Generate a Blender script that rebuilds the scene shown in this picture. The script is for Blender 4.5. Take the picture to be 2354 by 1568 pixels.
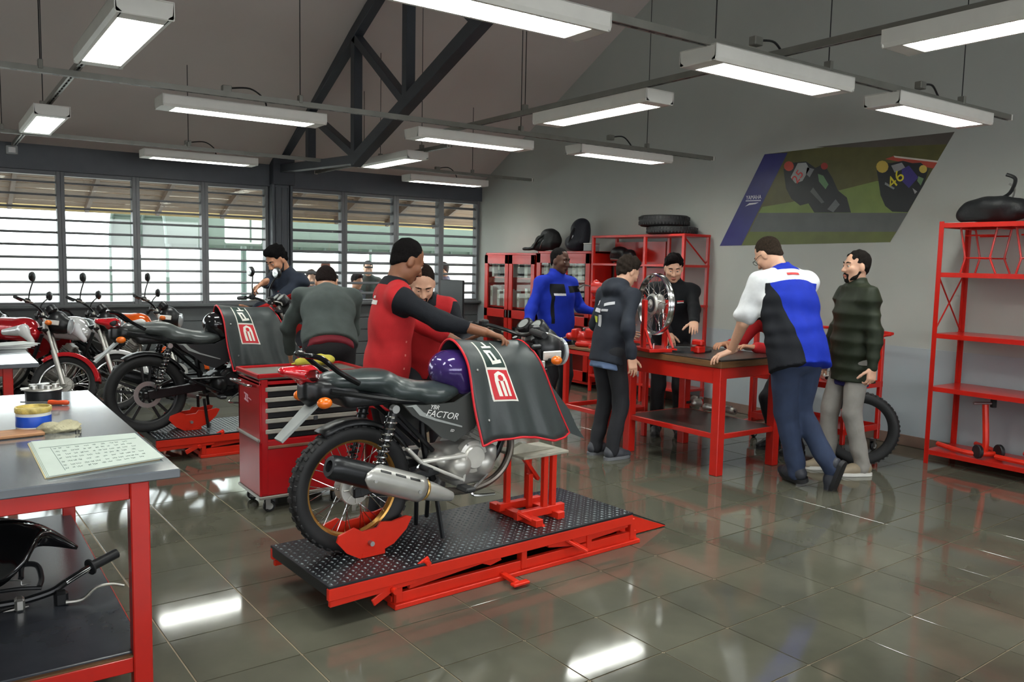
import bpy, bmesh, math, random
import numpy as np
from mathutils import Vector, Matrix, Quaternion
for o in list(bpy.data.objects): bpy.data.objects.remove(o)
SC = bpy.context.scene
COL = SC.collection
random.seed(7)
# ------------------------------------------------------------------ camera
FPX, CX, CY = 1898.34, 1177.0, 784.0           # focal length and centre in pixels of the 2354x1568 frame
YAW, PITCH, ROLL, CAMH = math.radians(35.3177), math.radians(5.3669), math.radians(1.1751), 1.5894
FWD = Vector((math.sin(YAW)*math.cos(PITCH), math.cos(YAW)*math.cos(PITCH), -math.sin(PITCH)))
_r0 = Vector((math.cos(YAW), -math.sin(YAW), 0)); _u0 = _r0.cross(FWD)
RGT = _r0*math.cos(ROLL)+_u0*math.sin(ROLL); UPV = -_r0*math.sin(ROLL)+_u0*math.cos(ROLL)
cd = bpy.data.cameras.new('camera'); cam = bpy.data.objects.new('camera', cd); COL.objects.link(cam)
cd.sensor_width = 36; cd.lens = FPX/2354*36; cd.clip_start = .05; cd.clip_end = 400
m = Matrix.Identity(4)
for i in range(3): m[i][0] = RGT[i]; m[i][1] = UPV[i]; m[i][2] = -FWD[i]
m[2][3] = CAMH; cam.matrix_world = m
SC.camera = cam
# ------------------------------------------------------------------ world and exposure
W = bpy.data.worlds.new('overcast'); SC.world = W; W.use_nodes = True
bgn = W.node_tree.nodes['Background']; bgn.inputs[0].default_value = (.93, .97, 1, 1); bgn.inputs[1].default_value = 6.5
SC.view_settings.view_transform = 'Standard'; SC.view_settings.look = 'None'
SC.view_settings.exposure = 0; SC.view_settings.gamma = 1; SC.view_settings.use_curve_mapping = False
LAMP = 42.0                                      # emission of the fluorescent diffusers
# ------------------------------------------------------------------ pixel helpers
def ray(px, py): return FWD+RGT*((px-CX)/FPX)-UPV*((py-CY)/FPX)
def atz(px, py, h=0): d = ray(px, py); return Vector((0,0,CAMH))+d*((h-CAMH)/d.z)
def atx(px, py, x): d = ray(px, py); return Vector((0,0,CAMH))+d*(x/d.x)
def aty(px, py, y): d = ray(px, py); return Vector((0,0,CAMH))+d*(y/d.y)
def atd(px, py, dep): return Vector((0,0,CAMH))+ray(px, py)*dep
def pj(p):
    d = Vector(p)-Vector((0,0,CAMH)); w = d.dot(FWD); return (round(CX+FPX*d.dot(RGT)/w), round(CY-FPX*d.dot(UPV)/w), round(w, 2))
# ------------------------------------------------------------------ materials
def lin(c):
    c = c/255.0
    return c/12.92 if c <= .04045 else ((c+.055)/1.055)**2.4
def rgb(*c): return (lin(c[0]), lin(c[1]), lin(c[2]), 1)
MATS = {}
def M(name, col, rough=.5, metal=0, var=.12, scale=8, bump=0, bscale=40, spec=.5, coat=0, stretch=None, emit=0, alpha=1, sheen=0, trans=0, ior=1.45):
    """procedural principled material: colour with a noise variation, optional bump"""
    if name in MATS: return MATS[name]
    mt = bpy.data.materials.new(name); mt.use_nodes = True; nt = mt.node_tree; N = nt.nodes; L = nt.links
    b = N['Principled BSDF']; c = rgb(*col)
    b.inputs['Roughness'].default_value = rough; b.inputs['Metallic'].default_value = metal
    b.inputs['Specular IOR Level'].default_value = spec; b.inputs['Coat Weight'].default_value = coat
    b.inputs['Coat Roughness'].default_value = .08; b.inputs['IOR'].default_value = ior
    b.inputs['Sheen Weight'].default_value = sheen; b.inputs['Transmission Weight'].default_value = trans; b.inputs['Alpha'].default_value = alpha
    tc = N.new('ShaderNodeTexCoord'); vec = tc.outputs['Object']
    if stretch:
        mp = N.new('ShaderNodeMapping'); mp.inputs['Scale'].default_value = stretch; L.new(vec, mp.inputs[0]); vec = mp.outputs[0]
    if var:
        nz = N.new('ShaderNodeTexNoise'); nz.inputs['Scale'].default_value = scale; nz.inputs['Detail'].default_value = 5; L.new(vec, nz.inputs['Vector'])
        rp = N.new('ShaderNodeValToRGB'); L.new(nz.outputs['Fac'], rp.inputs[0])
        rp.color_ramp.elements[0].position = .3; rp.color_ramp.elements[1].position = .7
        rp.color_ramp.elements[0].color = tuple(x*(1-var) for x in c[:3])+(1,); rp.color_ramp.elements[1].color = tuple(min(1, x*(1+var)) for x in c[:3])+(1,)
        L.new(rp.outputs[0], b.inputs['Base Color'])
    else: b.inputs['Base Color'].default_value = c
    if bump:
        n2 = N.new('ShaderNodeTexNoise'); n2.inputs['Scale'].default_value = bscale; n2.inputs['Detail'].default_value = 4; L.new(vec, n2.inputs['Vector'])
        bp = N.new('ShaderNodeBump'); bp.inputs['Strength'].default_value = bump; bp.inputs['Distance'].default_value = .01
        L.new(n2.outputs['Fac'], bp.inputs['Height']); L.new(bp.outputs[0], b.inputs['Normal'])
    if emit:
        b.inputs['Emission Color'].default_value = c; b.inputs['Emission Strength'].default_value = emit
    MATS[name] = mt; return mt
# ------------------------------------------------------------------ objects
def tag(o, label=None, cat=None, group=None, kind=None):
    if label: o['label'] = label
    if cat: o['category'] = cat
    if group: o['group'] = group
    if kind: o['kind'] = kind
    return o
def thing(name, label, cat, loc=(0,0,0), rotz=0, group=None):
    o = bpy.data.objects.new(name, None); COL.objects.link(o); o.empty_display_size = .1
    o.location = loc; o.rotation_euler = (0, 0, rotz); tag(o, label, cat, group); return o
def linkobj(name, me, parent=None):
    o = bpy.data.objects.new(name, me); COL.objects.link(o)
    if parent: o.parent = parent
    return o
def dup(root, loc=None, rot=None, label=None, group=None):
    r = root.copy(); COL.objects.link(r)
    if loc is not None: r.location = loc
    if rot is not None: r.rotation_euler = rot if hasattr(rot, '__len__') else (0, 0, rot)
    if label: r['label'] = label
    if group: r['group'] = group
    for ch in [o for o in KIDS.get(root.name, []) ]:
        c = ch.copy(); COL.objects.link(c); c.parent = r
        for g in KIDS.get(ch.name, []):
            d = g.copy(); COL.objects.link(d); d.parent = c
    return r
KIDS = {}
def kid(o, parent):
    if parent: o.parent = parent; KIDS.setdefault(parent.name, []).append(o)
    return o
def frame(d, hint=(0,0,1)):
    """orthonormal frame with z along d"""
    d = Vector(d).normalized(); h = Vector(hint)
    if abs(d.dot(h)) > .98: h = Vector((1,0,0)) if abs(d.x) < .9 else Vector((0,1,0))
    x = h.cross(d).normalized(); return x, d.cross(x), d
class MB:
    def __init__(s): s.v = []; s.f = []; s.mi = []; s.X = Matrix.Identity(4); s.cur = 0
    def add(s, V, F):
        n = len(s.v); X = s.X; s.v += [tuple(X @ Vector(p)) for p in V]
        s.f += [tuple(i+n for i in f) for f in F]; s.mi += [s.cur]*len(F); return s
    def box(s, c, d, b=0, R=None):
        """box centred at c with size d, chamfered by b, optionally turned by the matrix R"""
        hx, hy, hz = d[0]/2, d[1]/2, d[2]/2; c = Vector(c); V = []; F = []
        if b <= 0:
            V = [(x*hx, y*hy, z*hz) for x in (-1,1) for y in (-1,1) for z in (-1,1)]
            F = [(0,1,3,2),(4,6,7,5),(0,4,5,1),(2,3,7,6),(0,2,6,4),(1,5,7,3)]
        else:
            b = min(b, hx*.9, hy*.9, hz*.9); idx = {}
            for x in (-1,1):
                for y in (-1,1):
                    for z in (-1,1):
                        for a in range(3):
                            p = [x*(hx-b), y*(hy-b), z*(hz-b)]; p[a] = (x*hx, y*hy, z*hz)[a]
                            idx[(x,y,z,a)] = len(V); V.append(tuple(p))
            for a in range(3):
                o1, o2 = [(1,2),(2,0),(0,1)][a]
                for sg in (-1,1):
                    q = []
                    for (p1,p2) in ((-1,-1),(1,-1),(1,1),(-1,1)):
                        k = [0,0,0]; k[a] = sg; k[o1] = p1; k[o2] = p2; q.append(idx[(k[0],k[1],k[2],a)])
                    F.append(tuple(q if sg > 0 else q[::-1]))
            for a in range(3):
                o1, o2 = [(1,2),(2,0),(0,1)][a]
                for s1 in (-1,1):
                    for s2 in (-1,1):
                        def g(t, f_):
                            k = [0,0,0]; k[a] = t; k[o1] = s1; k[o2] = s2; return idx[(k[0],k[1],k[2],f_)]
                        q = (g(-1,o1), g(1,o1), g(1,o2), g(-1,o2)); F.append(q if s1*s2 < 0 else q[::-1])
            for x in (-1,1):
                for y in (-1,1):
                    for z in (-1,1):
                        q = (idx[(x,y,z,0)], idx[(x,y,z,1)], idx[(x,y,z,2)]); F.append(q if x*y*z > 0 else q[::-1])
        if R is not None: V = [R @ Vector(p) for p in V]
        return s.add([Vector(p)+c for p in V], F)
    def bar(s, p0, p1, w, h=None, b=0, up=(0,0,1)):
        """rectangular bar from p0 to p1, width w sideways and height h along up"""
        p0 = Vector(p0); p1 = Vector(p1); x, y, z_ = frame(p1-p0, up)
        R = Matrix((x, y, z_)).transposed()
        return s.box((p0+p1)/2, (w, h or w, (p1-p0).length), b, R)
    def cyl(s, p0, p1, r0, r1=None, n=14, cap=True):
        return s.tube([p0, p1], [r0, r0 if r1 is None else r1], n, cap=cap)
    def tube(s, P, r, n=8, closed=False, cap=True):
        P = [Vector(p) for p in P]; m_ = len(P); r = [r]*m_ if not hasattr(r, '__len__') else r
        T = []
        for i in range(m_):
            a = P[i-1] if (i or closed) else P[0]; c = P[(i+1) % m_] if (i < m_-1 or closed) else P[-1]
            t = c-a; T.append(t.normalized() if t.length > 1e-9 else Vector((0,0,1)))
        x, y, _ = frame(T[0]); V = []; F = []
        for i in range(m_):
            x = (x-T[i]*x.dot(T[i])).normalized(); y = T[i].cross(x)
            for k in range(n):
                a = 2*math.pi*k/n; V.append(P[i]+(x*math.cos(a)+y*math.sin(a))*r[i])
        for i in range(m_ if closed else m_-1):
            j = (i+1) % m_
            for k in range(n): k2 = (k+1) % n; F.append((i*n+k, i*n+k2, j*n+k2, j*n+k))
        if cap and not closed:
            F.append(tuple(range(n-1, -1, -1))); F.append(tuple((m_-1)*n+k for k in range(n)))
        return s.add(V, F)
    def lathe(s, prof, o=(0,0,0), ax=(0,0,1), n=24, closed=False):
        """profile [(r,h)] turned about the axis ax through o"""
        x, y, z_ = frame(ax); o = Vector(o); V = []; F = []; m_ = len(prof)
        for (r, h) in prof:
            for k in range(n):
                a = 2*math.pi*k/n; V.append(o+z_*h+(x*math.cos(a)+y*math.sin(a))*r)
        for i in range(m_ if closed else m_-1):
            j = (i+1) % m_
            for k in range(n): k2 = (k+1) % n; F.append((i*n+k, i*n+k2, j*n+k2, j*n+k))
        if not closed:
            if prof[0][0] > 1e-5: F.append(tuple(range(n-1, -1, -1)))
            if prof[-1][0] > 1e-5: F.append(tuple((m_-1)*n+k for k in range(n)))
        return s.add(V, F)
    def ell(s, c, r, R=None, nu=16, nv=10):
        V = []; F = []
        for j in range(nv+1):
            t = math.pi*j/nv
            for i in range(nu):
                a = 2*math.pi*i/nu; V.append(Vector((math.sin(t)*math.cos(a)*r[0], math.sin(t)*math.sin(a)*r[1], math.cos(t)*r[2])))
        for j in range(nv):
            for i in range(nu): i2 = (i+1) % nu; F.append((j*nu+i, (j+1)*nu+i, (j+1)*nu+i2, j*nu+i2))
        if R is not None: V = [R @ p for p in V]
        return s.add([p+Vector(c) for p in V], F)
    def prism(s, pts, ex):
        """polygon (3D points) extruded by the vector ex"""
        n = len(pts); ex = Vector(ex); V = [Vector(p) for p in pts]+[Vector(p)+ex for p in pts]
        F = [tuple(range(n-1, -1, -1)), tuple(range(n, 2*n))]+[(i, (i+1) % n, n+(i+1) % n, n+i) for i in range(n)]
        return s.add(V, F)
    def plate(s, pts, th): # polygon with thickness along its normal
        a, b_, c = Vector(pts[0]), Vector(pts[1]), Vector(pts[2]); return s.prism(pts, (b_-a).cross(c-a).normalized()*th)
    def sheet(s, G):
        """grid of points G[i][j] as a surface"""
        a, b_ = len(G), len(G[0]); V = [p for row in G for p in row]
        return s.add(V, [(i*b_+j, i*b_+j+1, (i+1)*b_+j+1, (i+1)*b_+j) for i in range(a-1) for j in range(b_-1)])
    def mesh(s, name, mats, smooth=35):
        me = bpy.data.meshes.new(name); me.from_pydata(s.v, [], s.f)
        for mt in (mats if isinstance(mats, (list, tuple)) else [mats]): me.materials.append(mt)
        if any(s.mi): me.polygons.foreach_set('material_index', s.mi)
        bm = bmesh.new(); bm.from_mesh(me); bmesh.ops.recalc_face_normals(bm, faces=bm.faces); bm.to_mesh(me); bm.free()
        if smooth: me.shade_smooth(); me.set_sharp_from_angle(angle=math.radians(smooth))
        me.update(); return me
    def build(s, name, mats, parent=None, smooth=35, label=None, cat=None, group=None, kind=None):
        o = linkobj(name, s.mesh(name, mats, smooth)); kid(o, parent); return tag(o, label, cat, group, kind)
def solid(o, th, off=-1):
    md = o.modifiers.new('thickness', 'SOLIDIFY'); md.thickness = th; md.offset = off; return o
def struct(o): o['kind'] = 'structure'; return o
def spline(P, n=8, closed=False):
    """Catmull-Rom through the points"""
    P = [Vector(p) for p in P]; out = []; m_ = len(P)
    for i in range(m_ if closed else m_-1):
        if closed: p0, p1, p2, p3 = P[i-1], P[i], P[(i+1) % m_], P[(i+2) % m_]
        else: p0, p1, p2, p3 = P[max(i-1, 0)], P[i], P[i+1], P[min(i+2, m_-1)]
        for k in range(n):
            t = k/n; out.append(.5*((2*p1)+(p2-p0)*t+(2*p0-5*p1+4*p2-p3)*t*t+(3*p1-p0-3*p2+p3)*t**3))
    if not closed: out.append(P[-1])
    return out
def text(body, name, mat, parent, M4, size, ext=.0006, align='CENTER', shear=0, width=None):
    cu = bpy.data.curves.new(name, 'FONT'); cu.body = body; cu.size = size; cu.extrude = ext; cu.align_x = align; cu.align_y = 'CENTER'; cu.shear = shear; cu.resolution_u = 3
    o = bpy.data.objects.new(name, cu); me = bpy.data.meshes.new_from_object(o)
    bpy.data.objects.remove(o); bpy.data.curves.remove(cu)
    xs = [v.co.x for v in me.vertices]; w = (max(xs)-min(xs)) or 1
    if width: M4 = M4 @ Matrix.Diagonal((width/w, 1, 1, 1))
    me.transform(M4); me.materials.clear(); me.materials.append(mat); o = linkobj(name, me); kid(o, parent); return o
# ------------------------------------------------------------------ implicit surfaces
class SDF:
    """smooth union of tapered capsules, ellipsoids and boxes, meshed with surface nets"""
    def __init__(s): s.p = []
    def cap(s, a, b, ra, rb=None, k=.02, m=0, q=None, sq=1, neg=False):
        s.p.append(('c', np.array(a, float), np.array(b, float), ra, ra if rb is None else rb, k, m, None if q is None else np.array(Vector(q).normalized()), sq, neg)); return s
    def ell(s, c, r, k=.02, m=0, R=None, neg=False):
        s.p.append(('e', np.array(c, float), np.array(r, float), None if R is None else np.array(R.to_3x3()), 0, k, m, None, 1, neg)); return s
    def box(s, c, h, rd=.01, k=.01, m=0, R=None, neg=False):
        s.p.append(('b', np.array(c, float), np.array(h, float), None if R is None else np.array(R.to_3x3()), rd, k, m, None, 1, neg)); return s
    def plane(s, pt, n): # keeps the side n points away from
        s.p.append(('p', np.array(pt, float), np.array(Vector(n).normalized()), 0, 0, 0, 0, None, 1, True)); return s
    def dist(s, pr, P):
        t = pr[0]
        if t == 'c':
            a, b = pr[1], pr[2]; Q = P-a; ab = b-a
            if pr[7] is not None:
                q, sq = pr[7], pr[8]; Q = Q+((sq-1)*(Q@q))[..., None]*q; ab = ab+(sq-1)*(ab@q)*q
            l2 = max(float(ab@ab), 1e-9); h = np.clip((Q@ab)/l2, 0, 1)
            d = np.sqrt(np.maximum(((Q-h[..., None]*ab)**2).sum(-1), 1e-12))-(pr[3]+(pr[4]-pr[3])*h)
            return d/(1 if pr[7] is None else max(1, pr[8]**.5))
        if t == 'p': return (P-pr[1])@pr[2]
        Q = P-pr[1]
        if pr[3] is not None: Q = Q@pr[3]
        if t == 'e':
            r = pr[2]; k0 = np.sqrt(((Q/r)**2).sum(-1)); k1 = np.sqrt(((Q/r**2)**2).sum(-1)); return k0*(k0-1)/np.maximum(k1, 1e-6)
        q = np.abs(Q)-(pr[2]-pr[4]); return np.sqrt((np.maximum(q, 0)**2).sum(-1))+np.minimum(q.max(-1), 0)-pr[4]
    def bbox(s, pr):
        if pr[0] == 'c': r = max(pr[3], pr[4]); return np.minimum(pr[1], pr[2])-r, np.maximum(pr[1], pr[2])+r
        if pr[0] == 'p': return None
        r = pr[2] if pr[3] is None else np.abs(pr[3])@pr[2]; return pr[1]-r, pr[1]+r
    def net(s, res, noise=None, smooth=0):
        B = [s.bbox(p) for p in s.p if not p[9]]
        lo = np.min([b[0] for b in B], 0)-3*res; hi = np.max([b[1] for b in B], 0)+3*res
        n = np.ceil((hi-lo)/res).astype(int)+1
        D = np.full(n, 1.0, np.float32); MI = np.zeros(n, np.int8); DB = np.full(n, 1.0, np.float32)
        ax = [lo[i]+res*np.arange(n[i]) for i in range(3)]
        for pr in s.p:
            bb = s.bbox(pr)
            if bb is None: i0 = np.zeros(3, int); i1 = n
            else:
                mg = pr[5]+3.5*res+.02
                i0 = np.maximum(((bb[0]-mg-lo)/res).astype(int), 0); i1 = np.minimum(((bb[1]+mg-lo)/res).astype(int)+2, n)
            if (i1 <= i0).any(): continue
            sl = tuple(slice(i0[i], i1[i]) for i in range(3))
            P = np.stack(np.meshgrid(*[ax[i][sl[i]] for i in range(3)], indexing='ij'), -1)
            d = s.dist(pr, P); o = D[sl]
            if pr[9]:
                k = pr[5]
                if k > 0: h = np.clip(.5-.5*(o+d)/k, 0, 1) if pr[0] != 'p' else np.clip(.5+.5*(d-o)/k, 0, 1)
                D[sl] = np.maximum(o, d) if pr[0] == 'p' else (np.maximum(o, -d) if k <= 0 else o*(1-h)-d*h+k*h*(1-h))
            else:
                k = max(pr[5], 1e-4); h = np.clip(.5+.5*(o-d)/k, 0, 1); D[sl] = o*(1-h)+d*h-k*h*(1-h)
                w = d < DB[sl]; MI[sl][w] = pr[6]; DB[sl][w] = d[w]
        if noise is not None:
            P = np.stack(np.meshgrid(*ax, indexing='ij'), -1); D = D+noise(P)
        sgn = D < 0
        c = [(0,0,0),(1,0,0),(0,1,0),(1,1,0),(0,0,1),(1,0,1),(0,1,1),(1,1,1)]
        sh = n-1
        cs = [sgn[x:x+sh[0], y:y+sh[1], z:z+sh[2]] for x,y,z in c]; cnt = sum(a.astype(np.int8) for a in cs)
        act = (cnt > 0) & (cnt < 8); ids = np.argwhere(act); vid = -np.ones(sh, int); vid[act] = np.arange(len(ids))
        cd_ = np.stack([D[ids[:,0]+x, ids[:,1]+y, ids[:,2]+z] for x,y,z in c], 1)
        acc = np.zeros((len(ids), 3)); cn = np.zeros(len(ids))
        for a_, b_ in [(0,1),(2,3),(4,5),(6,7),(0,2),(1,3),(4,6),(5,7),(0,4),(1,5),(2,6),(3,7)]:
            da, db = cd_[:,a_], cd_[:,b_]; w = (da < 0) != (db < 0); t = np.where(w, da/np.where(w, da-db, 1), 0)
            p = np.array(c[a_])+(np.array(c[b_])-np.array(c[a_]))*t[:,None]; acc += p*w[:,None]; cn += w
        V = lo+res*(ids+acc/np.maximum(cn, 1)[:,None])
        F = []
        for a_ in range(3):
            u_, v_ = [(1,2),(2,0),(0,1)][a_]
            s0 = [slice(None)]*3; s1 = [slice(None)]*3; s0[a_] = slice(0, -1); s1[a_] = slice(1, None)
            ch = sgn[tuple(s0)] != sgn[tuple(s1)]; e = np.argwhere(ch)
            e = e[(e[:,u_] > 0) & (e[:,v_] > 0) & (e[:,u_] < sh[u_]) & (e[:,v_] < sh[v_])]
            if not len(e): continue
            def g(du, dv): q = e.copy(); q[:,u_] += du; q[:,v_] += dv; return vid[q[:,0], q[:,1], q[:,2]]
            q = np.stack([g(-1,-1), g(0,-1), g(0,0), g(-1,0)], 1); ins = sgn[e[:,0], e[:,1], e[:,2]]
            q[~ins] = q[~ins][:, ::-1]; F.append(q)
        F = np.concatenate(F) if F else np.zeros((0,4), int); F = F[(F >= 0).all(1)]
        mi = MI[ids[:,0], ids[:,1], ids[:,2]]
        fm = mi[F[:,0]] if len(F) else np.zeros(0, int)
        for _ in range(smooth):
            a = np.zeros_like(V); k = np.zeros(len(V))
            for i in range(4):
                for j in ((i+1) % 4, (i-1) % 4): np.add.at(a, F[:,i], V[F[:,j]]); np.add.at(k, F[:,i], 1)
            V = .5*V+.5*a/np.maximum(k, 1)[:,None]
        return V, F, fm
    def build(s, name, mats, parent=None, res=.01, noise=None, smooth=1, **kw):
        V, F, fm = s.net(res, noise, smooth); o = linkobj(name, netmesh(name, [(V, F, fm)], mats)); kid(o, parent); return tag(o, **kw)
def netmesh(name, parts, mats):
    me = bpy.data.meshes.new(name); Vs = []; Fs = []; ms = []; n = 0
    for V, F, fm in parts: Vs.append(V); Fs.append(F+n); ms.append(fm); n += len(V)
    V = np.concatenate(Vs); F = np.concatenate(Fs); fm = np.concatenate(ms)
    me.vertices.add(len(V)); me.vertices.foreach_set('co', V.astype(np.float32).ravel())
    me.loops.add(len(F)*4); me.loops.foreach_set('vertex_index', F.astype(np.int32).ravel())
    me.polygons.add(len(F)); me.polygons.foreach_set('loop_start', (np.arange(len(F))*4).astype(np.int32))
    me.polygons.foreach_set('material_index', fm.astype(np.int32))
    for mt in (mats if isinstance(mats, (list, tuple)) else [mats]): me.materials.append(mt)
    me.update(calc_edges=True); me.shade_smooth(); return me
def folds(amp, seed=0, f=28, dirv=(.4,.3,1)):
    d = np.array(dirv, float); rs = np.random.RandomState(seed); ph = rs.rand(8)*6.28; A = rs.randn(8, 3); A /= np.linalg.norm(A, axis=1)[:,None]
    def fn(P):
        w = .5*np.sin(P@(A[0]*9)+ph[0])+.5*np.sin(P@(A[1]*13)+ph[1])
        return amp*(np.sin((P*d)@A[2]*f+3*w+ph[2])+.7*np.sin((P*d)@A[3]*f*1.5+4*w+ph[3])+.5*np.sin(P@A[4]*f*2+ph[4]))*(.5+.5*w)
    return fn
# ================================================================== the room
XP, YW, XL, YB = 7.267, 11.236, -4.6, -4.2      # poster wall, window wall, unseen left and back walls
RIDGE = 3.6; SL = .5327; ZC0 = 2.81
def zc(y): return ZC0+SL*(YW-y) if y > RIDGE else ZC0+SL*(YW-RIDGE)-SL*(RIDGE-y)
m_wall = M('painted plaster', (172,176,170), .55, var=.03, scale=2, bump=.05, bscale=90)
m_dado = M('dado gloss paint', (163,172,176), .28, var=.03, scale=2)
m_ceil = M('ceiling board', (192,183,177), .7, var=.03, scale=1.5)
m_dark = M('charcoal steel paint', (72,76,82), .45, var=.06, bump=.03)
m_grout = M('beige grout', (150,135,110), .6, var=.08, scale=30)
m_base = M('brown skirting tile', (122,100,88), .3, var=.1)
def tile_mat():
    mt = bpy.data.materials.new('polished grey brown porcelain'); mt.use_nodes = True; nt = mt.node_tree; N = nt.nodes; L = nt.links; b = N['Principled BSDF']
    tc = N.new('ShaderNodeNewGeometry'); nz = N.new('ShaderNodeTexNoise'); nz.inputs['Scale'].default_value = 2.2; nz.inputs['Detail'].default_value = 8; L.new(tc.outputs['Position'], nz.inputs['Vector'])
    oi = N.new('ShaderNodeObjectInfo'); mx = N.new('ShaderNodeMath'); mx.operation = 'MULTIPLY_ADD'; L.new(oi.outputs['Random'], mx.inputs[0]); mx.inputs[1].default_value = .16; L.new(nz.outputs['Fac'], mx.inputs[2])
    rp = N.new('ShaderNodeValToRGB'); L.new(mx.outputs[0], rp.inputs[0]); e = rp.color_ramp.elements
    e[0].position = .35; e[1].position = .8; e[0].color = rgb(76,76,66); e[1].color = rgb(98,97,84); L.new(rp.outputs[0], b.inputs['Base Color'])
    n2 = N.new('ShaderNodeTexNoise'); n2.inputs['Scale'].default_value = 9; L.new(tc.outputs['Position'], n2.inputs['Vector'])
    mr = N.new('ShaderNodeMapRange'); L.new(n2.outputs['Fac'], mr.inputs[0]); mr.inputs[3].default_value = .05; mr.inputs[4].default_value = .10; L.new(mr.outputs[0], b.inputs['Roughness'])
    b.inputs['Specular IOR Level'].default_value = .55; return mt
m_tile = tile_mat()
struct(MB().box(((XL+XP)/2, (YW+YB)/2, -.054), (XP-XL+.4, YW-YB+.4, .1)).build('floor', m_grout, smooth=0))
FLOOR = bpy.data.objects['floor']
TS, TA = .41, math.radians(1.55); TO = Vector((2.0, 3.112, 0)); tu = Vector((math.cos(TA), math.sin(TA), 0)); tv = Vector((-math.sin(TA), math.cos(TA), 0))
tm = MB().box((0,0,-.0035), (TS-.0065, TS-.0065, .007), .001).mesh('floor tile', m_tile, 0)
cand = []
for i in range(-18, 16):
    for j in range(-18, 22):
        c = TO+tu*((i+.5)*TS)+tv*((j+.5)*TS)
        if XL-.1 < c.x < XP+.15 and YB-.1 < c.y < YW+.1:
            u_, v_, w_ = pj(c); vis = w_ > .8 and -250 < u_ < 2600 and v_ < 1800
            cand.append((0 if vis else 1, w_ if vis else c.length, c))
cand.sort(key=lambda t: (t[0], t[1]))
for k, (q, w_, c) in enumerate(cand[:300]):
    o = linkobj('tile', tm); kid(o, FLOOR); o.location = c; o.rotation_euler = (0,0,TA)
rest = MB(); Rz = Matrix.Rotation(TA, 3, 'Z')
for q, w_, c in cand[300:]: rest.box(c+Vector((0,0,-.0035)), (TS-.0065, TS-.0065, .007), 0, Rz)
rest.build('tile_field', m_tile, FLOOR, smooth=0, kind='stuff')
# walls
yr = RIDGE
def gable(x, nm, th):
    b = MB(); b.prism([(x, YB, -.05), (x, YW+.12, -.05), (x, YW+.12, zc(YW)+.1), (x, yr, zc(yr)+.1), (x, YB, zc(YB)+.1)], (th, 0, 0)); return struct(b.build(nm, m_wall, smooth=0))
gable(XP, 'wall_right', .15); gable(XL, 'wall_left', -.15)
b = MB(); b.box(((XL+XP)/2, YB-.06, .45), (XP-XL, .12, 1.0)); b.box(((XL+XP)/2, YB-.06, 2.9), (XP-XL, .12, .5))
for k in range(7): b.box((XL+.1+k*(XP-XL-.2)/6, YB-.06, 1.8), (.2, .12, 1.8))     # piers between window openings, added in the unseen back wall to brighten the room
struct(b.build('wall_back', m_wall, smooth=0))
struct(MB().box((XP-.004, (YW+YB)/2, .503), (.008, YW-YB, .806)).build('trim_1', m_dado, smooth=0))
struct(MB().box((XP-.007, (YW+YB)/2, .052), (.014, YW-YB, .1), .003).build('baseboard_right', m_base, smooth=0))
b = MB()
for y0, y1 in ((YW+.12, yr), (yr, YB)):
    b.prism([(XL, y0, zc(y0)), (XP, y0, zc(y0)), (XP, y1, zc(y1)), (XL, y1, zc(y1))], (0,0,.1))
struct(b.build('ceiling', m_ceil, smooth=0))
# window wall: sill wall, lintel beam, mullions, column
b = MB(); b.box(((XL+XP)/2, YW+.06, .455), (XP-XL, .12, 1.01)); b.box(((XL+XP)/2, YW-.01, .965), (XP-XL, .18, .035), .004)
for k in range(5): b.box(((XL+XP)/2, YW-.006, .12+k*.18), (XP-XL, .014, .165), .004)
struct(b.build('wall_windows', M('grey panel under windows', (92,97,98), .45, var=.05), smooth=0))
struct(MB().box(((XL+XP)/2, YW+.02, 2.735), (XP-XL, .2, .35), .004).build('trim_2', m_dark, smooth=0))
MX = [-2.12, -1.25, -.38, .48, 1.33, 2.16, 2.99, 3.83, 4.12, 4.94, 5.77, 6.55, 7.25]
m_glass = bpy.data.materials.new('window glass'); m_glass.use_nodes = True
nt = m_glass.node_tree; nt.nodes.clear(); o_ = nt.nodes.new('ShaderNodeOutputMaterial'); mixn = nt.nodes.new('ShaderNodeMixShader'); tr = nt.nodes.new('ShaderNodeBsdfTransparent'); gl = nt.nodes.new('ShaderNodeBsdfGlossy'); fr = nt.nodes.new('ShaderNodeLayerWeight'); pw = nt.nodes.new('ShaderNodeMath'); pw.operation = 'POWER'; pw.inputs[1].default_value = 5; ma = nt.nodes.new('ShaderNodeMath'); ma.operation = 'MULTIPLY_ADD'; ma.inputs[1].default_value = .93; ma.inputs[2].default_value = .045
gl.inputs['Roughness'].default_value = .02; tr.inputs[0].default_value = (.93,.96,.95,1); fr.inputs[0].default_value = .5
nt.links.new(fr.outputs['Facing'], pw.inputs[0]); nt.links.new(pw.outputs[0], ma.inputs[0]); nt.links.new(ma.outputs[0], mixn.inputs[0]); nt.links.new(tr.outputs[0], mixn.inputs[1]); nt.links.new(gl.outputs[0], mixn.inputs[2]); nt.links.new(mixn.outputs[0], o_.inputs[0])
wn = 0; m_win = M('grey window frame paint', (100,102,104), .45, var=.06)
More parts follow.
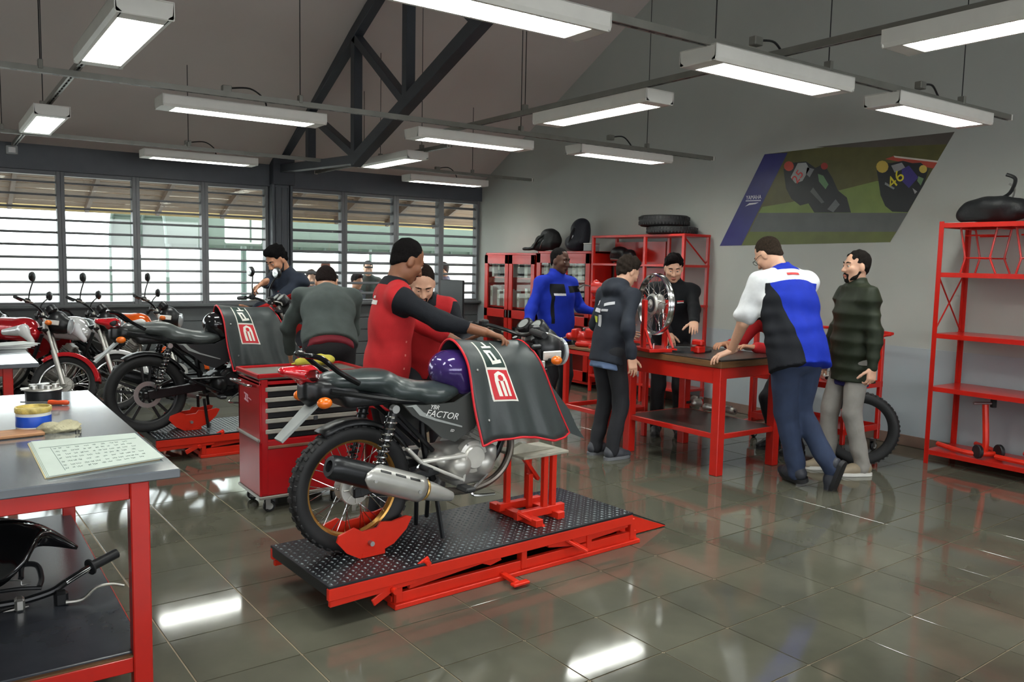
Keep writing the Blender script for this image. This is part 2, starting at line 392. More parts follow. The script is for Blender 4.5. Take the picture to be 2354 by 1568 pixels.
for i in range(len(MX)-1):
    x0, x1 = MX[i], MX[i+1]
    if abs(x0-3.83) < .01: continue
    wn += 1
    t = MB(); w = x1-x0
    for xx in (x0+.0215, x1-.0215): t.box((xx, YW+.03, 1.77), (.042, .13, 1.6), .003)
    t.box(((x0+x1)/2, YW+.03, .995), (w-.085, .11, .04), .003); t.box(((x0+x1)/2, YW+.03, 2.54), (w-.085, .11, .05), .003)
    fo = struct(t.build('window_%d' % wn, m_win, smooth=0))
    thick = .03 if x0 < 3 else .034
    sm = MB().box((0,0,0), (w-.08, .05, .016), .003, Matrix.Rotation(math.radians(18 if x0 < 3 else 34), 3, 'X')).mesh('slat', m_win, 0)
    pm = MB().box((0,0,0), (w-.08, .004, .142)).mesh('pane', m_glass, 0)
    for k in range(11):
        zz = 1.108+.1475*k
        if k < 10: o = linkobj('slat', sm); kid(o, fo); o.location = ((x0+x1)/2, YW+.03, zz)
        p = linkobj('pane', pm); kid(p, fo); p.location = ((x0+x1)/2, YW+.055, zz-.0738 if k < 10 else zz-.085)
c = MB(); c.box((3.975, YW-.03, 1.35), (.2, .26, 2.7), .006)
for xx in (3.85, 4.1): c.box((xx, YW-.03, 1.35), (.035, .3, 2.7), .004)
for xx in (3.895, 4.055, 3.975): c.box((xx, YW-.165, 1.3), (.022, .012, 2.5), .003)
struct(c.build('trim_3', m_dark, smooth=0))
# ------------------------------------------------------------------ roof truss
m_truss = M('truss dark paint', (56,60,66), .45, var=.08)
tr_ = thing('roof_truss', 'dark grey steel roof truss rising from the column between the windows', 'roof truss', (3.98, YW, 2.6))
def T(y, z_): return Vector((0, y-YW, z_-2.6))
def member(nm, a, b_, w=.1, h=.12): MB().bar(T(*a), T(*b_), w, h, .004, up=(1,0,0)).build(nm, m_truss, tr_, smooth=0)
top = lambda y: 2.93+.478*(11.14-y)
bot = lambda y: 2.70+.377*(8.70-y)
member('top_chord', (11.22, top(11.22)), (3.7, top(3.7)), .12, .11)
member('bottom_chord', (11.1, 2.80), (8.66, 2.71), .1, .11); member('rising_chord', (8.74, 2.69), (3.7, bot(3.7)), .13, .12)
for y in (10.06, 8.71, 7.49, 6.2, 4.95): member('post', (y, 2.77 if y > 9 else bot(y)), (y, top(y)), .1, .1)
for y0, y1 in ((10.06, 8.75), (8.71, 7.55), (7.49, 6.25), (6.2, 5.0)): member('diagonal', (y0, top(y0)-.05), (y1, (2.72 if y1 > 8.6 else bot(y1))+.06), .09, .1)
MB().box((0, -.08, .16), (.3, .3, .36), .006).build('bracket', m_truss, tr_, smooth=0)
# ------------------------------------------------------------------ lighting rails and lamps
m_rail = M('galvanised rail', (128,127,120), .4, .5, var=.1)
m_wire = M('black wire', (28,28,30), .5)
m_house = M('white lamp housing', (214,212,204), .4, var=.04)
m_tube = M('lit fluorescent diffuser', (250,254,250), .5, var=0, emit=LAMP)
m_chrome = M('bright steel', (205,205,205), .16, 1, var=.04)
ZR = 2.78; RX = {'far': 9.62, 'mid': 6.28, 'near': 3.10}
def rail(name, label, p0, p1, hang):
    d = (Vector(p1)-Vector(p0)); L_ = d.length; r = thing(name, label, 'lighting rail', p0, math.atan2(d.y, d.x))
    c = MB(); c.box((L_/2, 0, .018), (L_, .04, .004)); 
    for sy in (-.019, .019): c.box((L_/2, sy, 0), (L_, .003, .038))
    for sy in (-.013, .013): c.box((L_/2, sy, -.018), (L_, .012, .003))
    c.build('channel', m_rail, r, smooth=0)
    q = MB()
    for i in range(int(L_/.12)): q.box((.06+i*.12, 0, -.0195), (.04, .012, .002))
    q.build('slots', m_wire, r, smooth=0, kind='stuff')
    for h in hang:
        wy = Vector(p0)+d.normalized()*h; top_ = zc(wy.y)-wy.z
        MB().cyl((h, 0, .02), (h, 0, top_), .004, n=6).build('hanging_rod', m_wire, r)
        MB().box((h, 0, .035), (.03, .05, .06), .003).build('bracket', m_rail, r, smooth=0)
    for h in (.02, L_-.02): MB().box((h, 0, 0), (.02, .044, .044), .002).build('end_cap', m_house, r, smooth=0)
    return r
for k, y in RX.items():
    rail('lighting_rail', 'grey slotted rail of lamps hung %s, running past the truss' % {'far':'nearest the windows','mid':'across the middle of the ceiling','near':'above the motorcycle lift'}[k], (-4, y, ZR), (7.12 if k != 'near' else 6.85, y, ZR), (1.6, 4.65, 6.4, 8.5, 10.1))
rail('lighting_rail', 'grey slotted cross rail at the left of the room, over the parked motorcycles', (.86, -2, ZR+.04), (.86, 11.1, ZR+.04), (3.6, 6.4, 10.2))
rail('lighting_rail', 'grey slotted cross rail running over the workbench to the truss', (4.05, -2, ZR+.04), (4.05, 7.5, ZR+.04), (3.4, 5.6, 7.6))
rail('lighting_rail', 'short pale cross rail from the truss foot to the window column', (4.42, 7.4, ZR+.0), (4.42, 11.0, ZR), (.6, 1.6))
def lamp(cx, cy, along, label, zt=2.68, L_=1.26, cord=False):
    t = thing('ceiling_light', label, 'ceiling light', (cx, cy, zt), 0 if along == 'x' else math.pi/2, 'fluorescent lamps')
    w, h = .26, .085; c = MB()
    c.box((0,0,h), (L_, w, .004))
    for s_ in (-1,1):
        c.prism([(-L_/2, s_*w/2, h), (-L_/2, s_*w/2, .02), (-L_/2, s_*(w/2-.012), 0), (-L_/2, s_*(w/2-.03), 0), (-L_/2, s_*(w/2-.03), .008), (-L_/2, s_*(w/2-.01), .024), (-L_/2, s_*(w/2-.006), h)], (L_,0,0))
        c.box((s_*(L_/2-.006), 0, h/2), (.012, w, h), .005)
        c.box((s_*(L_/2-.05), 0, .002), (.09, w-.05, .004))
    c.build('housing', m_house, t, smooth=0)
    MB().box((0,0,.02), (L_-.17, w-.06, .008)).build('diffuser', m_tube, t, smooth=0)
    q = MB()
    for i in range(23): q.box((-(L_-.2)/2+i*(L_-.2)/22, 0, .008), (.003, w-.062, .014))
    q.box((0,0,.008), (L_-.18, .003, .014))
    q.build('louvre_grid', m_house, t, smooth=0, kind='stuff')
    for s_ in (-.42,.42): MB().box((s_, 0, h+.01), (.02, .03, ZR-zt-h-.01 if ZR-zt-h > .02 else .02)).build('clip', m_rail, t, smooth=0)
    if cord:
        MB().tube(spline([(.18,.0,h), (.17,.05,h+.09), (.06,.04,h+.15), (-.1,.02,h+.13)], 6), .007, 6).build('power_cord', m_wire, t)
        MB().box((-.13,.02,h+.12), (.07,.05,.05), .004).build('plug_socket', m_rail, t, smooth=0)
    return t
Lp = [(.86,4.80,'y','strip light at the upper left, biggest on the left cross rail',0),(.86,8.22,'y','small strip light at the far left, end-on near the windows',0),
 (2.07,6.6,'x','long strip light left of the truss on the middle rail',1),(2.62,9.98,'x','strip light hung before the left windows, left of the column',1),(4.18,6.62,'x','strip light right of the truss foot on the middle rail',0),
 (4.33,8.55,'y','short-looking strip light beside the truss foot, angled on the cross rail',0),(6.0,10.15,'x','strip light nearest the far corner of the room',1),
 (4.06,4.70,'y','strip light angled on the cross rail above the red rack',0),(5.87,6.42,'x','strip light low over the tyre on the red rack',1),
 (2.03,3.13,'x','big strip light cut off by the top edge of the photo',0),(4.06,3.17,'x','bright strip light top right of centre, above the workbench',1),
 (4.0,1.75,'y','strip light at the top right, cut by the right edge',0),(5.85,3.18,'x','strip light just above the racing poster',1)]
for cx, cy, al, lb, co in Lp: lamp(cx, cy, al, lb, cord=co)
for cx, cy, al, lb in ((.1,3.13,'x','strip light on the near rail, out of the picture above'), (-1.9,6.6,'x','strip light on the middle rail, out of the picture to the left'), (.86,1.4,'y','strip light on the left cross rail, overhead behind the viewer')): lamp(cx, cy, al, lb)
# ================================================================== outside
m_conc = M('pale concrete yard', (196,196,190), .8, var=.06)
struct(MB().box((5, YW+20.2, -.2), (60, 40, .2)).build('ground_outside', m_conc, smooth=0))
m_wood = M('brown eave board', (98,74,50), .6, var=.3, scale=5, stretch=(1,8,8))
m_fasc = M('tan fascia board', (196,170,112), .6, var=.08)
ev = thing('roof_eave', 'brown boarded roof eave with tan fascia outside the windows', 'roof eave', (0, YW, 2.5))
for k in range(8):
    y0 = .16+k*.15
    MB().box((2, y0+.07, .26-.40*(y0+.07)+.02), (14, .145, .018), .003, Matrix.Rotation(-.38, 3, 'X')).build('board', m_wood, ev, smooth=0)
for k in range(15): MB().bar((-4.5+k*.9, .14, .16), (-4.5+k*.9, 1.36, -.30), .05, .09).build('rafter', M('dark rafter', (84,62,44), .6), ev, smooth=0)
MB().box((2, 1.4, -.24), (14, .03, .19), .004).build('fascia', m_fasc, ev, smooth=0)
# arched canopy beyond the right-hand windows
m_can = bpy.data.materials.new('translucent green canopy sheet'); m_can.use_nodes = True; nt = m_can.node_tree; nt.nodes.clear()
o_ = nt.nodes.new('ShaderNodeOutputMaterial'); ad = nt.nodes.new('ShaderNodeAddShader'); d1 = nt.nodes.new('ShaderNodeBsdfDiffuse'); d2 = nt.nodes.new('ShaderNodeBsdfTranslucent'); d1.inputs[0].default_value = (.09,.11,.093,1); d2.inputs[0].default_value = (.10,.125,.105,1)
nt.links.new(d1.outputs[0], ad.inputs[0]); nt.links.new(d2.outputs[0], ad.inputs[1]); nt.links.new(ad.outputs[0], o_.inputs[0])
m_rib = M('galvanised canopy rib', (84,98,90), .5, .2)
cn = thing('arched_canopy', 'pale green arched canopy on thin ribs beyond the right-hand windows', 'canopy', (9, 21, 0))
R_ = 2.4
def arc(x, r=R_, n=20): return [(x, -r*math.cos(math.pi*k/n)*1.35, 1.85+r*.74*math.sin(math.pi*k/n)) for k in range(n+1)]
o = MB().sheet([arc(-5+1.5*i) for i in range(10)]).build('canopy_sheet', m_can, cn, smooth=60); solid(o, .01)
for i in range(19): MB().tube(arc(-5+.75*i, R_-.05), .045, 6).build('rib', m_rib, cn)
for t_ in (3, 6, 10, 14, 17): p = arc(0)[t_]; MB().cyl((-5, p[1], p[2]-.05), (8.5, p[1], p[2]-.05), .022, n=6).build('purlin', m_rib, cn)
for i in range(0, 10, 3):
    for sy in (-1, 1): MB().cyl((-5+1.5*i, sy*R_*1.33, -.1), (-5+1.5*i, sy*R_*1.33, 1.98), .035, n=8).build('post', m_rib, cn)
# low far building and trees so that the yard ends somewhere
fb = thing('far_building', 'low white building far across the bright yard', 'building', (6, 37, -.1))
MB().box((0, 0, .8), (46, 3, 1.6)).build('wall', M('white far wall', (222,222,216), .8), fb, smooth=0)
MB().box((0, -.2, 1.66), (47, 3.8, .12)).build('roof', M('pale far roof', (200,196,190), .7), fb, smooth=0)
# totem sign with white panels
q = aty(560, 580, 15.0)
sg = thing('totem_sign', 'pale box sign on a slim pole seen through the fourth window', 'sign', (q.x, 15.0, -.1))
MB().cyl((0,0,0), (0,0,1.9), .05).build('pole', m_rib, sg); MB().box((0,0,2.42), (.62,.18,.95), .02).build('sign_box', M('pale sign panel', (214,222,208), .5), sg, smooth=0)
MB().box((.1,-.095,2.42), (.03,.012,.9)).build('sign_rib', m_rib, sg, smooth=0)
# ================================================================== poster
pp = thing('racing_poster', 'slanted wall poster of two leaning racing motorcycles with a blue band', 'poster', (XP, 5.0, 2.3))
def PP(u, v, off=.004): p = atx(1600+.27188*u, 280+.27188*v, XP-off); return Vector((-off, p.y-5.0, p.z-2.3))
def flat(nm, col, pts, lay, par=None, rough=.35): 
    MB().prism([PP(u, v, .003+.0006*lay) for u, v in pts], (.0006, 0, 0)).build(nm, M('print '+nm+str(col), col, rough, var=.1, scale=6), par or pp, smooth=0)
MB().prism([PP(580,275,.0028), PP(2185,85,.0028), PP(1640,1018,.0028), PP(200,1050,.0028)], (.0025,0,0)).build('backing', M('print olive', (84,82,42), .35, var=.12), pp, smooth=0)
flat('blue_band', (46,46,110), [(580,275),(775,260),(383,1045),(200,1050)], 1)
flat('field', (112,130,66), [(560,720),(800,680),(1230,575),(1530,500),(1900,575),(1790,770),(530,770)], 1)
flat('stand', (84,78,72), [(1000,215),(2185,85),(2125,190),(1500,215)], 1)
flat('barrier', (168,66,50), [(1670,290),(2045,335),(2008,395),(1600,315)], 1); flat('barrier_top', (200,190,180), [(1670,287),(2047,330),(2042,345),(1680,302)], 2)
flat('road', (84,88,86), [(530,770),(1790,770),(1695,930),(452,930)], 1); flat('verge', (90,98,46), [(452,930),(1695,930),(1640,1018),(385,1045)], 1)
r1 = MB(); D1 = (30,33,36)
flat('rider', D1, [(740,400),(790,350),(930,335),(1010,390),(1080,355),(1150,470),(1200,580),(1275,640),(1310,768),(1000,768),(950,690),(880,708),(805,650),(760,560)], 2)
flat('rider', D1, [(1540,480),(1525,390),(1570,345),(1640,350),(1750,330),(1830,350),(1900,345),(1965,400),(1930,525),(1790,765),(1660,760),(1600,712),(1560,620)], 2)
for (u, v, r, c) in ((785,375,42,(176,70,56)),(1085,375,30,(150,50,44)),(1575,380,52,(186,162,70)),(1920,400,34,(190,170,80))):
    flat('helmet', c, [(u+r*math.cos(a*.524), v+r*math.sin(a*.524)) for a in range(12)], 3)
for c, pts in (((150,154,152),[(860,350),(930,345),(960,400),(900,500),(840,520),(800,470)]),((98,136,96),[(1030,440),(1075,455),(1120,530),(1095,570),(1040,505)]),((120,122,124),[(940,385),(1000,400),(960,470),(930,440)]),
 ((100,104,106),[(1110,740),(1180,655),(1215,700),(1160,765)]),((86,90,90),[(990,555),(1085,680),(1060,690),(965,590)]),((58,48,120),[(1740,400),(1800,370),(1880,470),(1800,560),(1740,500)]),((108,140,100),[(1880,460),(1925,480),(1900,540),(1870,500)]),
 ((140,140,142),[(1650,370),(1740,345),(1770,390),(1680,430)]),((128,132,132),[(1600,510),(1680,560),(1670,572),(1595,530)]),((150,150,150),[(1830,560),(1870,590),(1850,610)])):
    flat('patch', c, pts, 4)
def wallM(u, v, off, rot=0):
    p = PP(u, v, off); return Matrix.Translation(p) @ Matrix(((0,0,-1,0),(-1,0,0,0),(0,1,0,0),(0,0,0,1))) @ Matrix.Rotation(rot, 4, 'Z')
text('25', 'race_number', M('print red', (196,60,56), .4), pp, wallM(862,465,.0075,.9), .13); text('46', 'race_number', M('print yellow', (214,200,50), .4), pp, wallM(1690,490,.0075,.7), .16)
mw = M('print white', (226,228,232), .4, var=0)
text('YAMAHA', 'brand_lettering', mw, pp, wallM(487,640,.006), .062, width=.20)
flat('underline', (190,192,206), [(420,664),(548,660),(548,670),(420,674)], 3); flat('wing_mark', (226,228,232), [(415,716),(452,688),(530,682),(500,696),(448,704)], 3)
# ================================================================== red steel furniture
m_red = M('bright red enamel', (190,32,22), .3, var=.06, spec=.5, coat=.2)
m_lred = M('orange red lift paint', (214,42,20), .38, var=.06)
m_crim = M('crimson tool cabinet', (168,20,26), .28, var=.05, coat=.25)
m_blk = M('black rubber', (30,31,33), .45, var=.1); m_bplast = M('black plastic', (26,27,29), .35, var=.08)
m_alu = M('cast aluminium', (190,188,182), .32, .85, var=.08); m_steel = M('brushed steel', (170,170,168), .3, .9, var=.06)
m_topdk = M('dark bench top', (54,50,46), .3, var=.15); m_bwood = M('oiled wood edge', (112,78,48), .5, var=.3, scale=6, stretch=(1,1,8))
def legbox(b, x, y, z0, z1, w): b.box((x, y, (z0+z1)/2), (w, w, z1-z0), .004)
# --- workbench with the wheel stand
wb = thing('workbench', 'big red workbench with dark top that the man in the blue shirt leans on', 'workbench', (4.85, 4.12, 0))
BW, BL, BZ = .76, 1.06, .895
MB().box((BW/2, BL/2, BZ-.006), (BW, BL, .012), .003).build('top_mat', m_topdk, wb, smooth=0)
MB().box((BW/2, BL/2, BZ-.037), (BW, BL, .05), .003).build('tabletop', m_bwood, wb, smooth=0)
for (x, y) in ((.045,.045),(BW-.045,.045),(.045,BL-.045),(BW-.045,BL-.045)): q = MB(); legbox(q, x, y, 0, BZ-.062, .075); q.build('leg', m_red, wb, smooth=0)
for y in (.03, BL-.03): MB().box((BW/2,y,BZ-.105),(BW-.16,.03,.085),.003).build('end_apron', m_red, wb, smooth=0)
MB().box((.03,BL/2,BZ-.125),(.03,BL-.16,.125),.003).build('drawer_front', m_red, wb, smooth=0); MB().box((BW-.03,BL/2,BZ-.105),(.03,BL-.16,.085),.003).build('back_apron', m_red, wb, smooth=0)
MB().box((BW/2,BL/2,.315),(BW-.08,BL-.08,.012),.003).build('lower_shelf', m_topdk, wb, smooth=0)
for a, c_ in (((.04,BL/2,.30),(.04,BL-.13,.04)),((BW-.04,BL/2,.30),(.04,BL-.13,.04)),((BW/2,.04,.30),(BW-.13,.04,.04)),((BW/2,BL-.04,.30),(BW-.13,.04,.04))): MB().box(a, c_, .003).build('shelf_rail', m_red, wb, smooth=0)
# --- vice table
vt = thing('vice_table', 'small red steel table with wooden top carrying the red bench vice', 'table', (4.88, 5.5, 0))
VW, VL, VZ = .6, .55, .83
MB().box((VW/2,VL/2,VZ-.012),(VW,VL,.024),.003).build('tabletop', m_bwood, vt, smooth=0)
for (x, y) in ((.025,.025),(VW-.025,.025),(.025,VL-.025),(VW-.025,VL-.025)): q = MB(); legbox(q, x, y, 0, VZ-.024, .045); q.build('leg', m_red, vt, smooth=0)
for z_ in (VZ-.05, .26):
    for a, c_ in (((.02,VL/2,z_),(.03,VL-.05,.04)),((VW-.02,VL/2,z_),(.03,VL-.05,.04)),((VW/2,.02,z_),(VW-.05,.03,.04)),((VW/2,VL-.02,z_),(VW-.05,.03,.04))): MB().box(a, c_, .003).build('rail', m_red, vt, smooth=0)
# --- bench vice
v = thing('bench_vice', 'red cast bench vice bolted on the small table beside the hooded youth', 'vice', (5.0, 5.86, VZ), math.radians(-60))
s_ = SDF(); s_.box((0,0,.025),(.09,.075,.025),.02,.02); s_.cap((-.06,0,.09),(.06,0,.09),.05,.055,.03); s_.box((.05,0,.13),(.045,.075,.045),.015,.02); s_.box((-.1,0,.12),(.03,.07,.045),.015,.02); s_.cap((-.17,0,.09),(-.06,0,.09),.035,.04,.02)
s_.build('body', m_red, v, .009); MB().box((0,0,.165),(.022,.15,.03),.003).build('jaw', m_steel, v, smooth=0); MB().cyl((-.2,0,.08),(-.15,0,.08),.014).build('screw', m_steel, v); MB().cyl((-.19,-.1,.08),(-.19,.1,.08),.007).build('handle_bar', m_steel, v)
# --- red post behind the vice (press column)
pc = thing('press_column', 'tall red press column standing on the small table beside the vice', 'press', (4.97, 5.62, VZ))
MB().box((0,0,.02),(.16,.16,.03),.004).build('base', m_red, pc, smooth=0); MB().box((0,0,.28),(.07,.05,.5),.005).build('column', m_red, pc, smooth=0)
s_ = SDF(); s_.box((0,.02,.55),(.06,.09,.05),.02,.02); s_.cap((0,.09,.5),(0,.09,.6),.03,.03,.02); s_.build('head', m_red, pc, .009); MB().tube([(0,.09,.56),(-.12,.12,.58),(-.2,.1,.55)],.008,6).build('lever', m_steel, pc)
# --- cabinets
m_cglass = m_glass
def cabinet(y0, y1, ztop, label, seed, mr):
    w = y1-y0; d = .36; x0 = 6.88; t = thing('glass_cabinet', label, 'cabinet', (x0, y0, 0)); rnd = random.Random(seed)
    q = MB(); q.box((d/2,.012,ztop/2+.03),(d,.024,ztop-.06),.003); q.box((d/2,w-.012,ztop/2+.03),(d,.024,ztop-.06),.003); q.box((d-.01,w/2,ztop/2+.03),(.02,w,ztop-.06)); q.box((d/2,w/2,ztop-.015),(d,w,.03),.004); q.box((d/2,w/2,.07),(d,w,.03))
    q.build('carcass', mr, t, smooth=0)
    for z_ in (.5,.95,1.38): MB().box((d/2+.02,w/2,z_),(d-.06,w-.05,.018)).build('shelf', mr, t, smooth=0)
    for k in (0, 1):
        a = .01+k*(w/2); b_ = a+w/2-.02; f = MB(); st = .085
        for zz in ((.09,.22),(.80,.92),(ztop-.16,ztop-.03)): f.box((-.012,(a+b_)/2,(zz[0]+zz[1])/2),(.022,b_-a,zz[1]-zz[0]),.003)
        for yy in (a+st/2, b_-st/2): f.box((-.012,yy,ztop/2+.03),(.022,st,ztop-.12),.003)
        dr = f.build('door', mr, t, smooth=0)
        for z0, z1 in ((.22,.80),(.92,ztop-.16)): MB().box((-.008,(a+b_)/2,(z0+z1)/2),(.004,b_-a-2*st+.01,z1-z0+.01)).build('pane', m_cglass, dr, smooth=0)
        MB().box((-.03,(b_-.03 if k == 0 else a+.03),.86),(.015,.015,.1),.003).build('handle', m_steel, dr, smooth=0)
    for z_, n in ((.509,4),(.959,7),(1.389,7)):
        for k in range(n):
            yy = y0+.12+(w-.24)*k/(n-1)+rnd.uniform(-.02,.02); h = rnd.uniform(.2,.3) if z_ > .9 else rnd.uniform(.1,.2)
            big = z_ < .9; wd = .12 if big else rnd.uniform(.05,.08); cc = rnd.choice([(226,226,220),(232,230,226),(40,42,46),(214,214,206)]) if not big else rnd.choice([(60,60,62),(90,88,84),(150,150,146)])
            od = ('first','second','third','fourth','fifth','sixth','seventh')[n-1-k]; hue = {226:'off-white',232:'white',40:'black',214:'cream',60:'black',90:'grey',150:'pale grey'}[cc[0]]
            bx = thing('binder' if not big else 'parts_box', '%s %s, %s from left, %s, in %s' % (hue, 'ring binder' if not big else 'parts box', od, {.509:'low',.959:'middle row',1.389:'top row'}[z_], 'far corner cabinet' if seed == 1 else 'cabinet behind the blue jacket'), 'binder' if not big else 'box', (x0+.065, yy, z_), 0, 'files in '+('the corner cabinet' if seed == 1 else 'the second cabinet'))
            MB().box((.06,0,h/2),(.16 if not big else .2,wd,h),.004).build('cover', M('file %d' % cc[0], cc, .5), bx, smooth=0)
            MB().box((-.024 if not big else -.042,0,h*.62),(.004,wd*.6,h*.3)).build('label_strip', M('file tag', (190,186,170), .6), bx, smooth=0)
    return t
m_oran = m_red
cabinet(9.17, 10.44, 1.74, 'red two-door glass cabinet standing in the far corner by the windows', 1, m_oran); cabinet(8.0, 9.14, 1.765, 'red two-door glass cabinet standing behind the man in blue', 2, m_red)
# --- red rack
rk = thing('steel_rack', 'red angle-iron rack with tyres on top, beside the glass cabinets', 'rack', (6.79, 6.36, 0)); KW, KL, KZ = .43, 1.55, 1.955
for y in (.02, .62, KL-.02):
    for x in (.02, KW-.02): q = MB(); legbox(q, x, y, 0, KZ, .036); q.build('post', m_red, rk, smooth=0)
for z_ in (KZ-.015, 1.60, 1.15, .7, .2): MB().box((KW/2,KL/2,z_),(KW,KL,.028),.003).build('shelf', m_red, rk, smooth=0)
m_dred = m_red
MB().box((KW-.03,KL-.46,1.75),(.015,.86,.27)).build('back_panel', m_dred, rk, smooth=0); MB().box((KW-.03,KL-.46,1.37),(.015,.86,.4)).build('back_panel', m_dred, rk, smooth=0)
MB().bar((KW-.02,.03,1.62),(.02,.03,1.93),.02,.006).build('brace', m_red, rk, smooth=0)
# --- shelf unit at the right
sh = thing('shelf_unit', 'tall open red shelf unit at the right edge against the wall', 'shelf unit', (6.75, 2.1, 0)); HW, HL, HZ = .46, 1.44, 2.0
for y in (.018, HL-.018):
    for x in (.018, HW-.018):
        q = MB(); q.box((x+(.014 if x > .2 else -.014), y, HZ/2),(.005,.036,HZ)); q.box((x, y+(.016 if y > 1 else -.016), HZ/2),(.036,.005,HZ)); q.build('post', m_red, sh, smooth=0)
for z_ in (1.985, 1.585, 1.085, .645, .115):
    q = MB(); q.box((HW/2,HL/2,z_),(HW-.01,HL-.01,.004)); q.box((.004,HL/2,z_-.018),(.003,HL-.02,.035)); q.box((HW-.004,HL/2,z_-.018),(.003,HL-.02,.035)); q.box((HW/2,.004,z_-.018),(HW-.02,.003,.035)); q.box((HW/2,HL-.004,z_-.018),(HW-.02,.003,.035)); q.build('shelf', m_red, sh, smooth=0)
for y in (HL-.006, .006):
    for a, c_ in (((.02,y,1.1),(HW-.02,y,1.57)),((.02,y,1.57),(HW-.02,y,1.1))): MB().bar(a, c_, .012, .004).build('cross_brace', m_dred, sh, smooth=0)
# --- trolley by the wall
tl = thing('parts_trolley', 'red two-tray trolley against the wall behind the man in green', 'trolley', (6.28, 3.99, 0)); TW, TL = .56, 1.0
for y in (.02, TL-.02):
    for x in (.02, TW-.02): q = MB(); legbox(q, x, y, .11, 1.0 if x > .3 else .62, .036); q.build('post', m_red, tl, smooth=0)
MB().tube(spline([(TW-.02,.02,.95),(TW-.02,.02,1.02),(TW+.03,.02,1.05),(TW+.03,TL-.02,1.05),(TW-.02,TL-.02,1.02),(TW-.02,TL-.02,.95)],4),.014,8).build('handle', m_red, tl)
for z_ in (.58, .2):
    q = MB(); q.box((TW/2,TL/2,z_),(TW-.01,TL-.01,.006)); 
    for a, c_ in (((.01,TL/2,z_+.02),(.012,TL,.05)),((TW-.01,TL/2,z_+.02),(.012,TL,.05)),((TW/2,.01,z_+.02),(TW,.012,.05)),((TW/2,TL-.01,z_+.02),(TW,.012,.05))): q.box(a, c_)
    q.build('tray', m_red, tl, smooth=0)
def caster(par, x, y, h=.11, r=.042):
    q = MB(); q.box((x,y,h-.006),(.05,.05,.012)); q.box((x,y-.018,h-.04),(.03,.004,.07)); q.box((x,y+.018,h-.04),(.03,.004,.07)); f = q.build('caster_fork', m_steel, par, smooth=0)
    MB().lathe([(.012,-.014),(r-.006,-.014),(r,-.008),(r,.008),(r-.006,.014),(.012,.014)],(x+.012,y,r),(0,1,0),18).build('caster_wheel', m_blk, f); MB().lathe([(.0,-.016),(r*.55,-.016),(r*.55,.016),(0,.016)],(x+.012,y,r),(0,1,0),14).build('caster_hub', M('pale caster hub',(176,176,172),.4), f)
for y in (.04, TL-.04):
    for x in (.04, TW-.04): caster(tl, x, y)
# --- drawer tool trolley
tb = thing('tool_trolley', 'crimson drawer tool trolley on casters behind the rear wheel', 'tool trolley', (1.635, 4.97, 0)); OW, OD, OZ = .70, .42, .87
q = MB(); q.box((OW/2,OD/2,.29),(OW,OD,.36),.01); q.box((.012,OD/2,.64),(.024,OD,.38),.004); q.box((OW-.012,OD/2,.64),(.024,OD,.38),.004); q.box((OW/2,OD-.01,.64),(OW,.02,.38)); q.box((OW/2,OD/2,.825),(OW,OD,.02)); q.build('body', m_crim, tb, smooth=0)
for k in range(5):
    z_ = .505+k*.066
    MB().box((OW/2-.01,.014,z_),(OW-.09,.022,.062)).build('drawer', m_bplast, tb, smooth=0)
    MB().box((OW/2-.01,-.002,z_+.016),(OW-.09,.012,.028),.004).build('drawer_pull', M('satin grey pull', (176,174,164), .35, .3), tb, smooth=0)
for x in (.03, OW-.03): MB().box((x,.012,.49),(.05,.03,.74),.008).build('corner_post', m_crim, tb, smooth=0)
q = MB(); q.box((OW/2,OD/2,OZ-.012),(OW+.02,OD+.02,.022),.006); q.build('top_tray', M('grey ribbed mat', (96,92,84), .5), tb, smooth=0)
q = MB()
for a, c_ in (((OW/2,-.005,OZ),(OW+.03,.016,.03)),((OW/2,OD+.005,OZ),(OW+.03,.016,.03)),((-.005,OD/2,OZ),(.016,OD+.03,.03)),((OW+.005,OD/2,OZ),(.016,OD+.03,.03))): q.box(a, c_, .006)
q.build('top_rim', m_crim, tb, smooth=0)
MB().box((-.006,OD/2,.47),(.016,OD+.02,.022),.006).build('bumper', m_alu, tb, smooth=0); MB().box((OW/2,OD/2,.105),(OW+.015,OD+.015,.02),.004).build('base_skirt', m_alu, tb, smooth=0)
MB().tube(spline([(0,.06,.8),(-.07,.06,.815),(-.07,OD-.06,.815),(0,OD-.06,.8)],5),.008,8).build('push_handle', m_chrome, tb)
mwp = M('white print', (224,170,180), .5, var=0)
for y0, y1, z0, z1 in ((.30,.22,.735,.725),(.275,.255,.73,.70),(.245,.225,.722,.703),(.215,.16,.712,.706),(.295,.215,.698,.686)): MB().prism([(-.0005,y0,z0),(-.0005,y1,z0-.008),(-.0005,y1,z1-.008),(-.0005,y0,z1)],(-.001,0,0)).build('emblem_stroke', mwp, tb, smooth=0)
MB().box((OW/2,.0,.42),(OW-.1,.012,.02),.004).build('lower_pull', M('satin bronze pull', (150,110,90), .3, .4), tb, smooth=0)
for y in (.05, OD-.05):
    for x in (.06, OW-.06): caster(tb, x, y, .1, .038)
